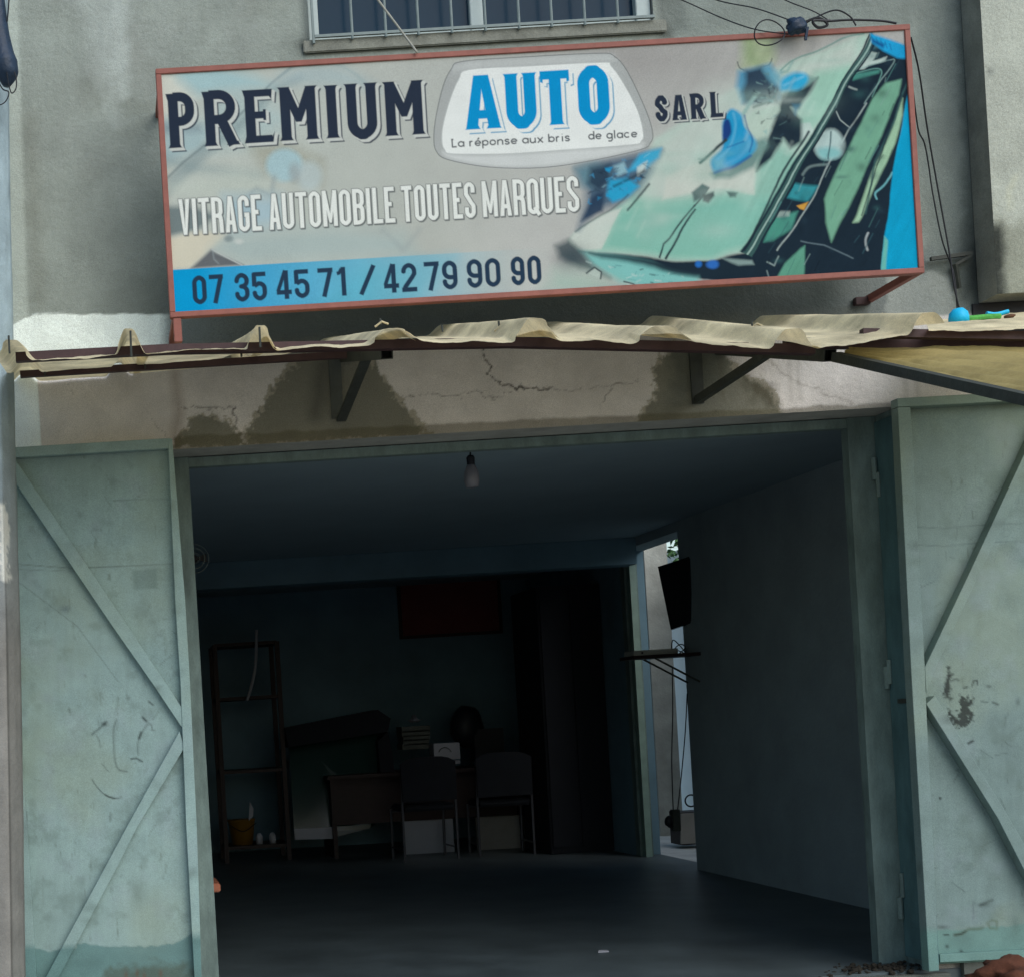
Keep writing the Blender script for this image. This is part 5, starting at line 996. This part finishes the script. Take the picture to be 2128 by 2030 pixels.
wire('aerial_cable', 'thin black cable loops standing on the decoder shelf', 'cable', [F(1395, 1358, 4.2), F(1398, 1330, 4.2), F(1412, 1340, 4.2), F(1424, 1356, 4.2), F(1412, 1352, 4.2), F(1402, 1348, 4.2), F(1414, 1338, 4.2), F(1424, 1345, 4.2), F(1408, 1360, 4.2), F(1400, 1364, 4.2)], .004)
wire('power_cable', 'left thin black cable dangling in the side doorway', 'cable', [F(1397, 1385, 4.3), F(1398, 1480, 4.3), F(1396, 1580, 4.35), F(1399, 1684, 4.4)], .004, group='cables in the side doorway')
wire('power_cable', 'right thin black cable slanting down the side doorway', 'cable', [F(1428, 1440, 4.33), F(1424, 1520, 4.34), F(1416, 1610, 4.38), F(1408, 1684, 4.4)], .004, group='cables in the side doorway')
pg = grp('junction_box', 'dark plug adaptor hanging at the foot of the side doorway', 'plug', F(1405, 1700, 4.4))
boxpx(1397, 1682, 1416, 1726, 4.38, .05).build('body', M['steel'], pg); MB().blob(F(1390, 1706, 4.4), (.03, .03, .045), 4, .2, 2).build('plug', M['dark'], pg)
# bench end, paper scrap
bn = grp('bench', 'orange wooden bench end showing past the left gate frame', 'bench', (.6, 1.1, 0)); p = F(445, 1840, 1.1)
MB().box((p.x-.9, 1.0, p.z-.022), (F(458, 1840, 1.0).x, 1.3, p.z+.022), .006).build('seat', M['orange'], bn)
for X_ in (p.x-.85, p.x-.15): MB().box((X_-.02, 1.1, 0), (X_+.02, 1.2, p.z-.023)).build('leg', M['wood'], bn)
q = F(1253, 1978, 0); tq = CZ/((q.z-CZ)/(-CD)); X_ = q.x/CD*tq; Y_ = tq-CD
mb = MB(); mb.prism([(X_-.03, Y_-.02, .003), (X_+.02, Y_-.03, .004), (X_+.03, Y_+.02, .003), (X_-.01, Y_+.03, .003)], (0, 0, .006)); tag(mb.build('paper_scrap', M['white']), 'tiny white paper scrap on the shop floor', 'paper')
# wall fan, at the left just behind the frame
fn = grp('wall_fan', 'small caged wall fan high up behind the left gate frame', 'fan', F(408, 1155, 2.2)); cf = F(404, 1160, 2.2)
for rr in (.085, .06, .03): MB().tube([cf+Vector((rr*math.cos(R(a)), -.02+.03*(rr/.085)**2, rr*math.sin(R(a)))) for a in range(0, 360, 15)], .0025, 5, True).build('cage_ring', M['rod'], fn)
MB().lathe([(.02, -.01), (.025, .05)], cf, axis='Y').build('motor', M['dark'], fn)
for k in range(3):
    a = k*2.09; u1 = Vector((math.cos(a), 0, math.sin(a))); u2 = Vector((-u1.z, 0, u1.x)); MB().prism([cf+u1*.02-u2*.01, cf+u1*.075-u2*.025, cf+u1*.07+u2*.025, cf+u1*.02+u2*.01], (0, .004, 0)).build('blade', M['dark'], fn)
MB().box((RX0, cf.y+.05, cf.z-.02), (cf.x, cf.y+.09, cf.z+.02)).build('wall_arm', M['dark'], fn)
# ================================================================== outside the side doorway
nb = empty('neighbour_building', 'white painted building seen through the side doorway', 'building', (6.2, 8, 0))
MB().box((5.75, 2, -.1), (5.95, 16, 2.75)).build('wall', M['outwall'], nb)
tag(MB().box((5.2, 7.55, -.03), (5.42, 7.9, 3.3)).build('grey_post', M['concrete']), 'grey plastered pillar just outside the side doorway', 'pillar')
cr_ = grp('slatted_crate', 'beige slatted crate outside the side doorway', 'crate', F(1428, 1720, 6.2))
for k in range(7):
    a = F(1415, 1690+k*9, 6.2); c = F(1470, 1696+k*9, 6.2); MB().box((a.x, 6.2, a.z), (c.x, 6.22, c.z)).build('slat', M['cream'], cr_)
a = F(1415, 1688, 6.23); c = F(1470, 1790, 6.23); MB().box((a.x, 6.23, 0), (c.x, 6.5, a.z)).build('core', M['wood'], cr_)
cc = F(1436, 1663, 6.1); tag(MB().tube([cc+Vector((.05*math.cos(R(a)), 0, .05*math.sin(R(a)))) for a in range(0, 360, 20)], .007, 6, True).build('hose_ring', M['black']), 'black hose loop hanging above the slatted crate', 'hose')
pt = grp('climbing_plant', 'green climbing plant at the top of the side doorway', 'plant', F(1400, 1150, 6.5)); mb = MB()
rs = random.Random(5)
for k in range(130):
    p = F(rs.uniform(1388, 1440), rs.uniform(1080, 1185), rs.uniform(6.4, 6.9)); a = Vector((rs.uniform(-1, 1), rs.uniform(-1, 1), rs.uniform(-1, 1))).normalized()*.035; b_ = a.cross(Vector((rs.random(), rs.random(), rs.random()))).normalized()*.018
    vs = [mb.bm.verts.new(p+q_) for q_ in (-a, b_, a, -b_)]; mb.bm.faces.new(vs)
mb.build('foliage', M['leaf'], pt); MB().tube(curve_pts([F(1440, 1250, 6.7), F(1420, 1180, 6.7), F(1405, 1100, 6.7)], 5), .012, 6).build('stem', M['stem'], pt)
mb = MB(); p = F(1812, 1985, .1)
for k in range(170):
    q = Vector((p.x+rs.gauss(0, .10), .08+rs.gauss(0, .05), -.004+abs(rs.gauss(0, .008)))); r_ = rs.uniform(.004, .017); bmesh.ops.create_icosphere(mb.bm, subdivisions=1, radius=r_, matrix=Matrix.Translation(q) @ Matrix.Diagonal((1, rs.uniform(.6, 1), rs.uniform(.4, .9), 1)))
o = mb.build('debris', M['brown_dirt']); tag(o, 'dark dirt and crumbs at the foot of the right gate frame', 'debris'); o['kind'] = 'stuff'
# ================================================================== foreground right: earth clod
p = F(2120, 2012, -.55); MB_ = MB().blob((p.x+.03, -.5, p.z-.085), (.19, .14, .11), 12, .5, 4); tag(MB_.build('clay_lump', M['terracotta'], smooth=True), 'reddish brown lump of clay lying before the right gate leaf', 'clay lump')
